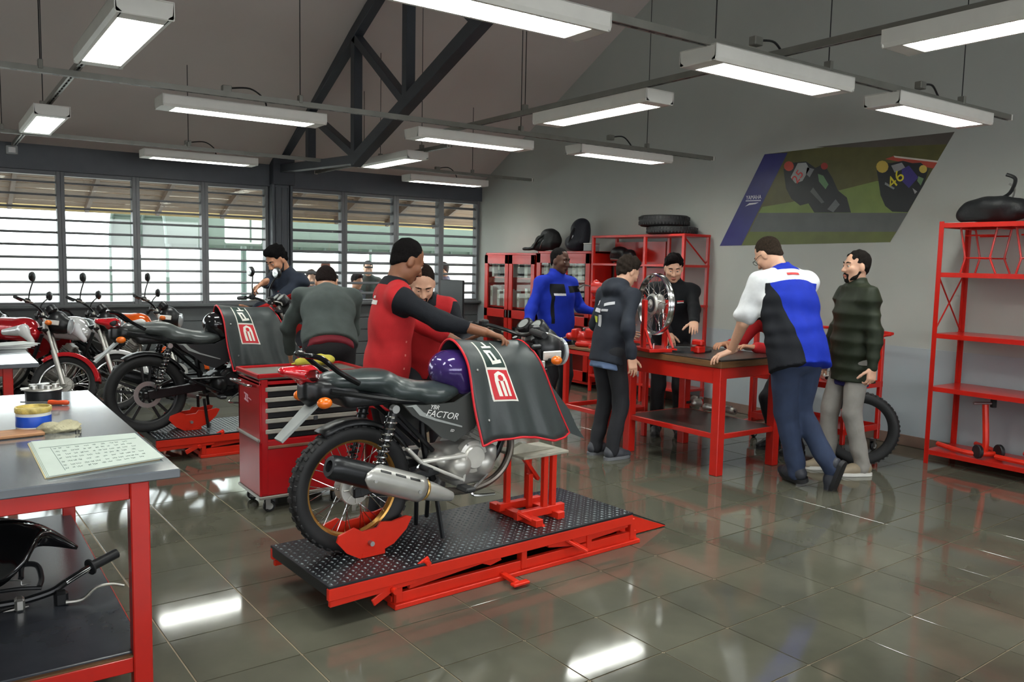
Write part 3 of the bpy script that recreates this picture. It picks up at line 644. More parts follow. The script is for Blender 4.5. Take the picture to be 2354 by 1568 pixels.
# --- foreground table
m_ftop = M('scuffed grey bench top', (92,97,103), .2, var=.12, scale=3, spec=.8, coat=.8)
ft = thing('foreground_table', 'large red-framed table with a grey top in the left foreground', 'table', (-.6, 2.98, 0)); FW, FL, FZ = 1.30, 2.02, .85
MB().box((FW/2,FL/2,FZ-.016),(FW,FL,.032),.004).build('tabletop', m_ftop, ft, smooth=0)
for (x, y) in ((FW-.13,.05),(FW-.13,FL-.12),(.13,.05),(.13,FL-.12)): q = MB(); legbox(q, x, y, 0, FZ-.034, .062); q.build('leg', m_red, ft, smooth=0)
for a, c_ in (((FW/2,.05,FZ-.065),(FW-.32,.04,.058)),((FW/2,FL-.12,FZ-.065),(FW-.32,.04,.058)),((FW-.13,FL/2-.03,FZ-.065),(.04,FL-.22,.058)),((.13,FL/2-.03,FZ-.065),(.04,FL-.22,.058))): MB().box(a, c_, .003).build('apron', m_red, ft, smooth=0)
MB().box((FW/2,FL/2-.03,.2),(FW-.24,FL-.16,.014),.003).build('lower_shelf', M('dark rubber shelf', (58,61,68), .25, var=.1), ft, smooth=0)
for a, c_ in (((FW/2,.05,.165),(FW-.32,.04,.055)),((FW/2,FL-.12,.165),(FW-.32,.04,.055)),((FW-.13,FL/2-.03,.165),(.04,FL-.22,.055))): MB().box(a, c_, .003).build('shelf_rail', m_red, ft, smooth=0)
MB().box((FW/2,.045,.196),(FW-.3,.03,.006)).build('shelf_lip', m_bwood, ft, smooth=0)
# --- second table
t2 = thing('back_table', 'pale-topped red table at the left edge behind the foreground table', 'table', (-.7, 6.4, 0)); 
MB().box((.65,.8,.835),(1.3,1.6,.03),.004).build('tabletop', m_ftop, t2, smooth=0)
for (x, y) in ((1.12,.1),(1.12,1.5),(.15,.1),(.15,1.5)): q = MB(); legbox(q, x, y, 0, .82, .06); q.build('leg', m_red, t2, smooth=0)
for a, c_ in (((.63,.1,.79),(1.0,.04,.06)),((1.12,.8,.79),(.04,1.4,.06)),((.63,1.5,.79),(1.0,.04,.06))): MB().box(a, c_, .003).build('apron', m_red, t2, smooth=0)
# --- desk by the windows
dk = thing('wooden_desk', 'small brown wooden desk under the right-hand windows', 'desk', (4.85, 8.6, 0))
MB().box((.25,.3,.86),(.56,.66,.025),.004).build('desktop', M('brown laminate', (150,92,50), .4, var=.15, stretch=(1,6,1)), dk, smooth=0); MB().box((.25,.3,.43),(.5,.6,.83),.004).build('body', M('brown laminate side', (138,80,42), .45, var=.15, stretch=(1,6,1)), dk, smooth=0)
MB().box((.52,.3,1.12),(.03,.55,.5),.008).build('monitor', m_bplast, dk, smooth=0)
# ================================================================== motorcycle lifts
m_plate = M('black checker plate', (44,46,50), .3, .5, var=.1)
def lift(loc, rot, label, red, detail=True):
    t = thing('motorcycle_lift', label, 'motorcycle lift', loc, rot); Lh, Wh, Z = .94, .322, .19
    MB().box((0,0,Z-.006),(2*Lh,2*Wh,.012),.002).build('platform', m_plate, t, smooth=0)
    q = MB(); r = .011
    for i in range(62):
        for j in range(21):
            x = -Lh+.02+i*.0302; y = -Wh+.02+j*.0302; a = .8 if (i+j) % 2 else -.8
            c, s__ = math.cos(a), math.sin(a)
            q.add([(x-r*c,y-r*s__,Z),(x+.0035*s__,y-.0035*c,Z),(x+r*c,y+r*s__,Z),(x-.0035*s__,y+.0035*c,Z),(x,y,Z+.005)],[(0,1,4),(1,2,4),(2,3,4),(3,0,4)])
    q.build('tread_pattern', M('pale tread', (112,121,124), .32, .6, var=.25), t, smooth=0, kind='stuff')  # raised treads coloured paler than the plate
    for sy in (-1, 1): MB().box((0,sy*(Wh-.012),Z-.04),(2*Lh,.024,.055),.003).build('side_rail', red, t, smooth=0)
    MB().box((-Lh+.01,0,Z-.03),(.02,2*Wh-.05,.04)).build('end_rail', m_plate, t, smooth=0)
    for sy in (-1, 1):
        y = sy*(Wh-.04)
        q = MB(); q.box((.2,y,.012),(1.62,.075,.024),.003); q.box((.2,y+sy*.0,.045),(1.6,.03,.05),.003); q.build('base_beam', red, t, smooth=0)
        q = MB(); q.prism([(-.52,y-.01,.075),(-.5,y-.01,.155),(.0,y-.01,.135),(.02,y-.01,.10),(-.05,y-.01,.085),(-.1,y-.01,.105)],(0,.02,0)); q.build('scissor_arm', red, t, smooth=0)
        q = MB(); q.prism([(.33,y-.012,.145),(.92,y-.012,.15),(.93,y-.012,.10),(.8,y-.012,.09),(.5,y-.012,.075),(.33,y-.012,.10)],(0,.022,0)); q.build('scissor_arm', red, t, smooth=0)
        for x in (-.58,.16,.62,.96): MB().box((x,y,.085),(.035,.045,.12),.003).build('bracket', red, t, smooth=0)
        MB().bar((-.72,y-sy*.02+sy*.045,.06),(-.42,y+sy*.02+.0,.2),.012,.035,.003).build('latch_arm', red, t, smooth=0)
        MB().cyl((-.62,y+sy*.03,.1),(-.62,y+sy*.06,.1),.014).build('bolt', red, t); MB().cyl((-.44,y+sy*.02,.19),(-.44,y+sy*.055,.19),.012).build('bolt', red, t)
        MB().bar((-.93,y+sy*.02,.105),(-.5,y+sy*.02,.115),.02,.03,.003).build('tilt_bar', red, t, smooth=0)
        q = MB(); q.prism([(.93,sy*.2,.17),(1.36,sy*.2,.006),(.93,sy*.2,.006)],(0,sy*.006,0)); q.build('ramp_side', red, t, smooth=0)
    for x in (-.58, .98): MB().box((x,0,.03),(.05,2*Wh-.1,.04),.003).build('cross_beam', red, t, smooth=0)
    MB().prism([(.93,-.2,.186),(.93,.2,.186),(1.36,.2,.012),(1.36,-.2,.012)],(0,0,-.006)).build('ramp', m_plate, t, smooth=0)
    q = MB(); q.bar((.02,-Wh+.03,.03),(.02,-Wh-.1,.02),.03,.02,.003); q.box((.03,-Wh-.11,.02),(.1,.035,.014),.003); q.build('pedal', red, t, smooth=0)
    MB().cyl((-.3,0,.09),(.5,0,.11),.028).build('hydraulic_ram', m_steel, t)
    # wheel clamp round the rear wheel
    for sy in (-1, 1):
        y = sy*.085
        q = MB(); q.prism([(-.79,y,Z+.1),(-.78,y,Z+.13),(-.70,y,Z+.155),(-.66,y,Z+.13),(-.58,y,Z+.135),(-.56,y,Z+.16),(-.50,y,Z+.15),(-.42,y,Z+.165),(-.39,y,Z+.155),(-.42,y,Z+.10),(-.49,y,Z+.04),(-.55,y,Z+.02),(-.62,y,Z+.015),(-.67,y,Z+.0),(-.74,y,Z+.04)],(0,sy*.012,0)); q.build('wheel_clamp_jaw', red, t, smooth=0)
        MB().cyl((-.62,y,Z+.07),(-.62,y*1.45,Z+.07),.012).build('clamp_screw', m_steel, t)
    MB().box((-.6,0,Z+.012),(.12,.2,.02)).build('clamp_base', red, t, smooth=0)
    return t
lift((2.28, 3.61, 0), math.radians(3), 'orange red motorcycle lift with checker plate, carrying the grey motorcycle', m_lred)
lift((2.32, 6.98, 0), math.radians(1), 'red motorcycle lift beyond the tool trolley, under the black motorcycle', m_lred)
# --- support stand on the near lift
st = thing('engine_stand', 'orange red support stand on the lift holding up the motorcycle front', 'stand', (2.66, 3.62, .1905), math.radians(3))
for y in (-.17, .17):
    pass
q = MB(); q.box((-.05,.0,.02),(.05,.42,.04),.003); q.build('base_bar', m_lred, st, smooth=0)
q = MB(); q.box((.14,-.0,.02),(.05,.34,.04),.003); q.build('base_bar', m_lred, st, smooth=0)
MB().box((.04,-.1,.045),(.34,.035,.045),.003).build('base_beam', m_lred, st, smooth=0); MB().box((.04,.08,.045),(.3,.035,.045),.003).build('base_beam', m_lred, st, smooth=0)
for (x, y) in ((-.05,.08),(.07,-.1),(.13,-.1),(.1,.08)): MB().box((x,y,.2),(.032,.032,.31),.003).build('upright', m_lred, st, smooth=0)
MB().bar((-.02,-.02,.34),(.09,-.02,.2),.03,.02,.003).build('brace', m_lred, st, smooth=0); MB().box((.03,-.02,.14),(.03,.03,.2),.003).build('upright', m_lred, st, smooth=0)
MB().box((.05,-.01,.365),(.32,.26,.016),.003).build('support_plate', M('worn pale metal', (178,174,158), .5, .3, var=.25), st, smooth=0)
MB().prism([(-.12,-.06,.374),(.18,-.06,.374),(.05,-.06,.40),(-.06,-.06,.43),(-.12,-.06,.41)],(0,.03,0)).build('cradle', M('worn pale metal', (178,174,158)), st, smooth=0)
MB().bar((-.12,-.10,.07),(.16,-.365,-.13),.04,.016,.003).build('tie_bar', m_lred, st, smooth=0)
# ================================================================== motorcycles
m_tyre = M('tyre rubber', (34,34,35), .62, var=.12, scale=20); m_gold = M('gold anodised rim', (186,138,72), .3, .8, var=.06)
m_silver = M('silver engine paint', (186,184,178), .36, .55, var=.08); m_frame = M('black frame paint', (28,29,31), .3, .2)
m_seat = M('dark vinyl seat', (52,60,60), .3, var=.06, bump=.04, bscale=220); m_amber = M('amber lens', (232,112,24), .2, var=.03, coat=.6); m_tail = M('red lens', (196,22,34), .15, var=.03, coat=.8)
m_greyp = M('grey plastic', (150,154,152), .4, var=.05); m_apron = M('dark apron vinyl', (54,60,60), .42, var=.06, bump=.12, bscale=25); m_trim = M('red piping', (206,32,44), .45)
m_lens = M('headlamp glass', (200,206,210), .06, .3, var=0, coat=1); m_white = M('white enamel', (226,226,224), .3, var=.03)
m_logo = M('apron logo red', (196,36,46), .5, var=.04); m_logow = M('apron logo white', (228,226,216), .5, var=.03); m_logog = M('apron logo green', (30,52,46), .5, var=.03)
def tform(o, X):
    o.data.transform(X); return o
def wheel(par, c, r, style, X=None, knob=True, nm='wheel', w=.045):
    X = X or Matrix.Identity(4); c = Vector(c)
    q = MB(); q.X = X; rr = r*.775
    prof = [(rr-.004,-w*.55),(rr+.01,-w*.8),(r*.88,-w),(r*.955,-w*.92),(r*.985,-w*.6),(r,0),(r*.985,w*.6),(r*.955,w*.92),(r*.88,w),(rr+.01,w*.8),(rr-.004,w*.55)]
    q.lathe(prof, c, (0,1,0), 48, True); ty = q.build('tyre', m_tyre, par, 50)
    if knob:
        q = MB(); q.X = X
        for k in range(40):
            a = 2*math.pi*k/40
            for s_, da in ((-1,0),(1,.5),(0,.25)):
                a2 = a+da*2*math.pi/40; R = Matrix.Rotation(-a2, 3, 'Y')
                q.box(c+R @ Vector(((r+.0005) if s_ == 0 else r*.974, s_*w*.72, 0)), (.006,.03,.026) if s_ == 0 else (.010,.022,.026), .003, R)
        q.build('tread_blocks', m_tyre, ty, 0, kind='stuff')
    q = MB(); q.X = X
    q.lathe([(rr+.012,-w*.62),(rr+.014,-w*.5),(rr-.004,-w*.42),(rr-.012,-w*.2),(rr-.012,w*.2),(rr-.004,w*.42),(rr+.014,w*.5),(rr+.012,w*.62),(rr-.014,w*.42),(rr-.022,0),(rr-.014,-w*.42)], c, (0,1,0), 48, True)
    q.build('rim', {'spoke':m_gold,'chrome':m_chrome}.get(style, m_bplast), par, 40)
    if style in ('spoke', 'chrome'):
        q = MB(); q.X = X
        for k in range(36):
            a = 2*math.pi*k/36; b_ = a+(.42 if k % 4 < 2 else -.42); sy = .032 if k % 2 else -.032
            q.cyl(c+Vector((.062*math.cos(b_),sy,.062*math.sin(b_))), c+Vector(((rr-.01)*math.cos(a),sy*.2,(rr-.01)*math.sin(a))), .0022, n=5, cap=False)
        q.build('spokes', m_chrome, par, kind='stuff')
        q = MB(); q.X = X; q.lathe([(.0,-.055),(.03,-.055),(.035,-.045),(.074,-.042),(.078,-.03),(.066,-.02),(.05,.0),(.066,.02),(.078,.03),(.074,.04),(.03,.045),(.0,.055)], c, (0,1,0), 28); hb = q.build('hub', m_silver, par)
        q = MB(); q.X = X
        for k in range(8): a = k*.785; q.box(c+Vector((.05*math.cos(a),-.046,.05*math.sin(a))),(.03,.008,.006),.001,Matrix.Rotation(-a,3,'Y'))
        q.build('drum_ribs', m_alu, hb, 0, kind='stuff')
    else:
        q = MB(); q.X = X; q.lathe([(.0,-.05),(.045,-.05),(.05,-.03),(.05,.03),(.045,.05),(.0,.05)], c, (0,1,0), 20); q.build('hub', m_bplast, par)
        for k in range(5):
            q = MB(); q.X = X; a = 2*math.pi*k/5+.3
            for da in (-.16,.16):
                q.bar(c+Vector((.04*math.cos(a+da*2),0,.04*math.sin(a+da*2))), c+Vector(((rr-.008)*math.cos(a+da),0,(rr-.008)*math.sin(a+da))), .022, .014, .004, up=(0,1,0))
            q.build('cast_spoke', m_bplast, par, 0)
        q = MB(); q.X = X; q.lathe([(.07,-.057),(.105,-.057),(.105,-.053),(.07,-.053)], c, (0,1,0), 28, True); q.build('brake_disc', m_steel, par)
def helix(a, b_, r, n, m_=14):
    a = Vector(a); b_ = Vector(b_); x, y, z_ = frame(b_-a); L_ = (b_-a).length
    return [a+z_*(L_*i/(n*m_))+(x*math.cos(2*math.pi*i/m_)+y*math.sin(2*math.pi*i/m_))*r for i in range(n*m_+1)]
def bike(label, loc, yaw, lean=0, tank=(60,40,104), panel=(58,60,58), style='spoke', apron=False, front=True, steer=0, mirrors=True, pale=None, group=None, knob=False, seatcol=None, badge=False, exhaust_left=False):
    t = thing('motorcycle', label, 'motorcycle', loc, yaw, group)
    if lean: t.rotation_euler = (lean, 0, yaw)
    mt = M('tank %s' % str(tank), tank, .14, .2, var=.03, coat=.6); mp = M('panel %s' % str(panel), panel, .35, var=.04, coat=.2)
    wheel(t, (0,0,.31), .31, style, knob=knob)
    # swing arm, shocks
    for s_ in (-1, 1):
        q = MB(); q.bar((.43,s_*.1,.36),(-.01,s_*.095,.31),.022 if style == 'spoke' else .03,.045 if style == 'spoke' else .075,.006); q.box((-.01,s_*.095,.31),(.06,.02,.05),.006); q.build('swing_arm', m_frame, t, 0)
        top, bt = Vector((.15,s_*.145,.70)), Vector((.045,s_*.13,.345)); md = top.lerp(bt,.42)
        q = MB(); q.cyl(top, bt, .009); q.cyl(top.lerp(bt,.05), md, .024); sk = q.build('shock_body', m_frame, t)
        MB().tube(helix(top.lerp(bt,.1), bt.lerp(top,.08), .027, 11), .0055, 5).build('spring', m_chrome if s_ < 0 else m_bplast, sk)
        MB().cyl(top+Vector((0,-.016,0)), top+Vector((0,.016,0)), .02).build('mount_eye', m_steel, sk)
    # frame
    q = MB()
    q.tube(spline([(1.06,0,.86),(.8,0,.8),(.55,0,.74),(.4,0,.62),(.42,0,.4),(.46,0,.28)],5),.02,8); q.tube(spline([(1.04,0,.80),(.95,0,.55),(.86,0,.36),(.72,0,.25)],5),.018,8)
    for s_ in (-1, 1): q.tube(spline([(.45,s_*.07,.70),(.2,s_*.1,.73),(-.15,s_*.09,.80)],5),.014,7); q.tube([(.42,s_*.06,.45),(.15,s_*.1,.71)],.012,7)
    q.build('frame', m_frame, t)
    # engine
    s_ = SDF(); s_.box((.62,0,.37),(.13,.1,.09),.04,.03); s_.cap((.54,-.1,.37),(.54,.1,.37),.075,.075,.03); s_.cap((.70,-.09,.36),(.70,.09,.36),.07,.07,.03); s_.box((.64,0,.28),(.1,.08,.035),.02,.02); s_.cap((.45,-.06,.40),(.45,.06,.40),.04,.04,.02); s_.box((.75,-.1,.41),(.03,.03,.04),.015,.015)
    en = s_.build('crankcase', m_silver if style == 'spoke' else m_frame, t, .011)
    for sg in (-1, 1):
        MB().lathe([(.0,.03),(.055,.03),(.06,.024),(.064,.012),(.084,.008),(.088,-.004),(.088,-.03)],(.625,sg*.118,.405),(0,sg,0),30).build('clutch_cover', M('pale engine cover', (206,203,196), .3, .4) if style == 'spoke' else m_bplast, en)
        MB().lathe([(0,.012),(.03,.012),(.034,.0),(.034,-.02)],(.735,sg*.11,.395),(0,sg,0),20).build('oil_filter_cap', m_silver, en)
        for k in range(6): a = k*1.047; MB().cyl((.625+.078*math.cos(a),sg*.122,.405+.078*math.sin(a)),(.625+.078*math.cos(a),sg*.13,.405+.078*math.sin(a)),.006,n=6).build('bolt', m_steel, en)
    cy = MB()
    for k in range(9): f = k/8; cy.box((.70+.09*f,0,.47+.15*f),(.14-.02*abs(f-.5),.15,.006),.001,Matrix.Rotation(.5,3,'Y'))
    cy.build('cooling_fins', m_silver, t, 0, kind='stuff'); MB().bar((.68,0,.44),(.80,0,.66),.1,.1,.01).build('cylinder', m_silver, t, 0)
    MB().box((.57,0,.55),(.1,.07,.1),.02).build('carburettor', m_bplast, t, 0)
    # exhaust
    q = MB(); pts = spline([(.44,-.145,.255),(.60,-.125,.237),(.74,-.12,.262),(.84,-.11,.33),(.90,-.08,.44),(.885,-.03,.57),(.83,0,.62)],6); q.tube(pts, .02, 10); ex = q.build('exhaust_pipe', M('dull exhaust pipe', (120,112,104), .3, .8, var=.2), t)
    a, b_ = Vector((-.205,-.185,.48)), Vector((.30,-.165,.292)); ax = (b_-a).normalized(); L_ = (b_-a).length
    MB().lathe([(.0,.02),(.025,.02),(.028,.0),(.046,.0),(.054,.012),(.058,.05),(.06,.2),(.058,L_*.9),(.05,L_),(.036,L_+.1),(.022,L_+.17)],a,ax,24).build('muffler', M('black muffler', (38,39,41), .32, .4), ex)
    x_, y_, z_ = frame(ax); G = []
    for i in range(13):
        f = .3+.66*i/12; rr = .0655+.002*math.sin(f*3); row = []; span = .25+1.2*min(1, max(0,(f-.3))/.16)
        for j in range(11):
            th = math.pi*.5+(-1+2*j/10)*span; v_ = -Vector((0,1,0)); v_ = (v_-ax*v_.dot(ax)).normalized(); u_ = ax.cross(v_)
            row.append(a+ax*(L_*f)+(v_*math.sin(th)+u_*math.cos(th))*rr)
        G.append(row)
    hs = MB().sheet(G).build('heat_shield', M('satin silver shield', (198,197,192), .28, .6), ex, 60); solid(hs, .004)
    for f in (.5,.66,.82): 
        p = a+ax*(L_*f)+(Vector((0,-1,0))+Vector((.25,0,.75))).normalized()*.0675; MB().bar(p-ax*.03, p+ax*.03, .012, .004, .001, up=(0,-.7,.7)).build('shield_slot', m_bplast, hs, 0)
    for f in (.42,.9): p = a+ax*(L_*f)+Vector((-.01,-.068,-.005)); MB().cyl(p, p+Vector((0,-.006,0)), .009, n=10).build('shield_bolt', m_steel, hs)
    MB().lathe([(.052,-.006),(.055,.0),(.052,.008)],a+ax*(L_*1.0),ax,24).build('clamp_band', M('brass band', (196,160,96), .35, .7), ex)
    MB().lathe([(.05,.0),(.046,.05),(.034,.13),(.024,.18),(.0,.18)],a+ax*(L_*1.0),ax,24).build('muffler_cone', M('satin silver shield', (198,197,192)), ex)
    if exhaust_left:
        for e_ in [ex]+KIDS[ex.name]+[g_ for c_ in KIDS[ex.name] for g_ in KIDS.get(c_.name, [])]: e_.data.transform(Matrix.Diagonal((1,-1,1,1))); e_.data.flip_normals()
    # footrest brackets
    for sg in (-1, 1):
        q = MB(); y = sg*.145
        for p0, p1 in (((.30,y,.425),(.56,y,.425)),((.56,y,.43),(.545,y,.29)),((.30,y,.42),(.545,y,.30)),((.30,y,.42),(.22,y,.50))): q.bar(p0, p1, .016, .036, .005, up=(0,1,0))
        fb_ = q.build('footrest_bracket', M('pale cast bracket', (206,204,198), .4, .4) if style == 'spoke' else m_frame, t, 0)
        MB().cyl((.30,y,.40),(.30,y+sg*.09,.40),.014).build('pillion_peg', m_bplast, fb_); MB().box((.53,sg*.2,.27),(.06,.1,.025),.008).build('rider_peg', m_blk, fb_, 0)
    # stands
    for sg in (-1, 1): MB().tube([(.42,sg*.09,.25),(.44,sg*.13,.012)],.012,7).build('centre_stand_leg', m_frame, t)
    MB().tube([(.5,.1,.25),(.55,.2,.02)],.012,7).build('side_stand', m_frame, t); MB().tube(spline([(.72,-.12,.30),(.6,-.15,.22),(.74,-.16,.2)],5),.008,6).build('brake_pedal', m_chrome, t)
    # tail
    s_ = SDF(); s_.box((.12,0,.745),(.2,.1,.035),.03,.03); s_.box((-.1,0,.80),(.1,.085,.04),.03,.04); s_.box((-.2,0,.80),(.06,.055,.05),.02,.03); s_.cap((-.22,0,.76),(-.17,0,.72),.03,.03,.02); s_.build('tail_body', m_bplast, t, .012)
    G = [[Vector((.335*math.cos(a_),y,.31+.335*math.sin(a_))) for y in (-.06,-.045,0,.045,.06)] for a_ in [math.radians(30+7*k) for k in range(14)]]
    for row in G:
        row[0] = row[0]+(Vector((0,row[0].y,.31))-row[0])*.06; row[4] = row[4]+(Vector((0,row[4].y,.31))-row[4])*.06
    o = MB().sheet(G).build('rear_mudguard', m_bplast, t, 60); solid(o, .004)
    MB().prism([(-.165,-.055,.755),(-.165,.055,.755),(-.36,.04,.575),(-.36,-.04,.575)],(-.008,0,.01)).build('mudguard_flap', m_greyp, t, 0)
    MB().box((-.21,-.058,.68),(.02,.006,.02),.002).build('flap_clip', m_bplast, t, 0)
    s_ = SDF(); s_.cap((-.34,0,.895),(-.22,0,.875),.02,.045,.02,q=(0,1,0),sq=.55); s_.cap((-.26,0,.85),(-.2,0,.82),.02,.03,.02); s_.build('tail_light', m_tail, t, .007)
    for x, y in ((-.2,-.13),(-.2,.13)):
        q = MB(); q.cyl((x+.02,y*.4,.76),(x,y*.85,.757),.009,n=8); st_ = q.build('signal_stalk', m_bplast, t)
        s_ = SDF(); s_.ell((x,y,.757),(.036,.03,.027)); s_.build('turn_signal', m_amber, st_, .006)
    MB().tube(spline([(-.02,-.115,.83),(-.12,-.11,.89),(-.2,-.1,.955),(-.255,-.05,.965),(-.255,.05,.965),(-.2,.1,.955),(-.12,.11,.89),(-.02,.115,.83)],6),.0125,8).build('grab_rail', M('black chrome rail', (40,40,42), .15, .7), t)
    # seat, side panels, tank
    ms = m_seat if not seatcol else M('seat %s' % str(seatcol), seatcol, .3)
    s_ = SDF(); zq = (0,0,1)
    for p0, p1, r0, r1 in (((-.07,0,.835),(.10,0,.825),.105,.115),((.10,0,.825),(.24,0,.765),.115,.12),((.24,0,.765),(.42,0,.735),.12,.125),((.42,0,.735),(.56,0,.755),.125,.085)):
        s_.cap(p0, p1, r0, r1, .03, q=zq, sq=2.2)
    s_.build('seat', ms, t, .0115)
    for sg in (-1, 1):
        y = sg*.125
        q = MB(); q.prism([(.20,y,.715),(.34,y,.70),(.50,y,.70),(.63,y,.76),(.66,y,.64),(.62,y,.56),(.50,y,.50),(.42,y,.53),(.34,y,.60),(.25,y,.66)],(0,sg*.016,0)); sp = q.build('side_panel', mp, t, 0)
        yy = y+sg*.017
        MB().prism([(.21,yy,.705),(.25,yy,.70),(.29,yy,.655),(.38,yy,.62),(.54,yy,.57),(.54,yy,.578),(.38,yy,.632),(.31,yy,.67),(.27,yy,.71)],(0,sg*.0015,0)).build('panel_stripe', m_greyp, sp, 0)
        if sg < 0 and badge:
            MX_ = Matrix.Translation((.42,yy-.001,.645)) @ Matrix.Rotation(math.pi/2,4,'X') @ Matrix.Rotation(-.2,4,'Z')
            text('FACTOR', 'badge', m_white, sp, MX_, .046, shear=.3, width=.19); text('YBR', 'badge', m_white, sp, Matrix.Translation((-.045,0,.042)) @ MX_, .03, shear=.3)
            text('ED', 'badge', m_white, sp, Matrix.Translation((.06,0,-.085)) @ MX_, .018, shear=.3)
    s_ = SDF(); s_.cap((.545,0,.85),(.84,0,.84),.10,.115,.04,q=(0,1,0),sq=.86); s_.cap((.80,0,.84),(.95,0,.80),.10,.07,.04); s_.box((.75,0,.77),(.2,.11,.05),.04,.05); s_.build('tank', mt, t, .012)
    if pale is not None and not apron:
        for sg in (-1,1):
            s_ = SDF(); s_.cap((.68,sg*.11,.80),(.95,sg*.13,.83),.035,.06,.03,q=(0,1,0),sq=1.6); s_.cap((.95,sg*.14,.82),(1.05,sg*.12,.72),.05,.03,.03,q=(0,1,0),sq=1.6); s_.build('tank_shroud', M('shroud %s' % str(pale), pale, .2, coat=.5), t, .011)
    # front
    hd, rk_ = Vector((1.03,0,.93)), Vector((-.42,0,.908)).normalized()
    FX = Matrix.Translation(hd) @ Matrix.Rotation(steer, 4, rk_) @ Matrix.Translation(-hd)
    def fo(q): q.X = FX; return q
    zlow = .30 if front else .66
    for sg in (-1, 1):
        f_ = (.93-zlow)/.908; low = hd-rk_*f_*1.0+Vector((.035,sg*.085,0)); q = fo(MB()); q.cyl(Vector((1.045,sg*.085,.99)), low, .016, n=12)
        if front: q.cyl(low.lerp(Vector((1.045,sg*.085,.99)),.48), low, .025, n=12)
        q.build('fork_leg', m_alu if front else m_frame, t)
    q = fo(MB()); q.box((1.05,0,.95),(.07,.22,.03),.01); q.box((1.1,0,.82),(.06,.22,.03),.01); q.build('triple_clamp', m_frame, t, 0)
    q = fo(MB()); q.tube(spline([(.88,-.36,1.045),(.93,-.22,1.055),(1.0,-.12,1.03),(1.02,0,1.01),(1.0,.12,1.03),(.93,.22,1.055),(.88,.36,1.045)],6),.011,8); hb = q.build('handlebar', m_frame, t)
    for sg in (-1, 1):
        q = fo(MB()); q.cyl((.885,sg*.26,1.053),(.865,sg*.385,1.043),.017,n=12); q.build('grip', m_blk, hb)
        q = fo(MB()); q.tube(spline([(.95,sg*.22,1.045),(1.0,sg*.27,1.035),(.965,sg*.4,1.02)],5),.006,6); q.build('lever', m_alu, hb); q = fo(MB()); q.box((.93,sg*.225,1.06),(.05,.05,.045),.01); q.build('switch_box', m_bplast, hb, 0)
        if mirrors:
            q = fo(MB()); q.tube(spline([(.93,sg*.2,1.07),(.93,sg*.22,1.16),(.96,sg*.29,1.25)],5),.0065,6); q.build('mirror_stem', m_bplast, hb)
            s_ = SDF(); s_.ell((.955,sg*.32,1.28),(.022,.075,.048),.01); o = s_.build('mirror', m_bplast, hb, .009); tform(o, FX)
            q = fo(MB()); q.ell((.936,sg*.32,1.28),(.004,.062,.038)); q.build('mirror_glass', m_lens, hb)
    for sg in (-1, 1):
        q = fo(MB()); q.lathe([(0,.03),(.045,.03),(.05,.022),(.05,-.03),(.03,-.05),(0,-.05)],(1.1,sg*.055,1.045),(-.7,0,.7),22); ip = q.build('instrument', m_bplast, t)
        q = fo(MB()); q.lathe([(0,.033),(.032,.033),(.032,.031)],(1.1,sg*.055,1.045),(-.7,0,.7),22); q.build('dial_face', m_greyp, ip)
    s_ = SDF(); s_.ell((1.17,0,.935),(.10,.115,.115),.02); s_.cap((1.2,0,.915),(1.225,0,.915),.09,.09,.01); o = s_.build('headlamp', m_bplast, t, .01); tform(o, FX)
    q = fo(MB()); q.box((1.15,-.115,.90),(.13,.012,.05),.005); q.box((1.15,.115,.90),(.13,.012,.05),.005); q.box((1.09,0,.85),(.02,.24,.05),.005); q.build('lamp_bracket', M('pale cast bracket', (206,204,198), .4, .4), o, 0)
    q = fo(MB()); q.lathe([(0,.02),(.05,.016),(.08,.0),(.08,-.02)],(1.305,0,.905),(1,0,0),26); q.build('headlamp_glass', m_lens, o)
    for sg in (-1, 1):
        q = fo(MB()); q.cyl((1.12,sg*.1,.88),(1.13,sg*.155,.88),.008,n=8); k_ = q.build('signal_stalk', m_bplast, t); s_ = SDF(); s_.ell((1.135,sg*.17,.88),(.034,.028,.026)); o2 = s_.build('turn_signal', m_amber, k_, .007); tform(o2, FX)
    if front:
        fc = hd-rk_*((.93-.31)/.908)+Vector((.035,0,0)); wheel(t, fc, .30, 'chrome' if style == 'spoke' else style, FX, w=.038)
        G = [[Vector((fc.x+.325*math.cos(a_),y,fc.z+.325*math.sin(a_))) for y in (-.068,-.055,0,.055,.068)] for a_ in [math.radians(12+9*k) for k in range(15)]]
        for row in G:
            for e_ in (0, 4): row[e_] = row[e_]+(Vector((fc.x,row[e_].y,fc.z))-row[e_])*.13
        q = fo(MB()); q.sheet(G); o = q.build('front_mudguard', mt, t, 60); solid(o, .004)
    if apron: apron_cover(t)
    return t
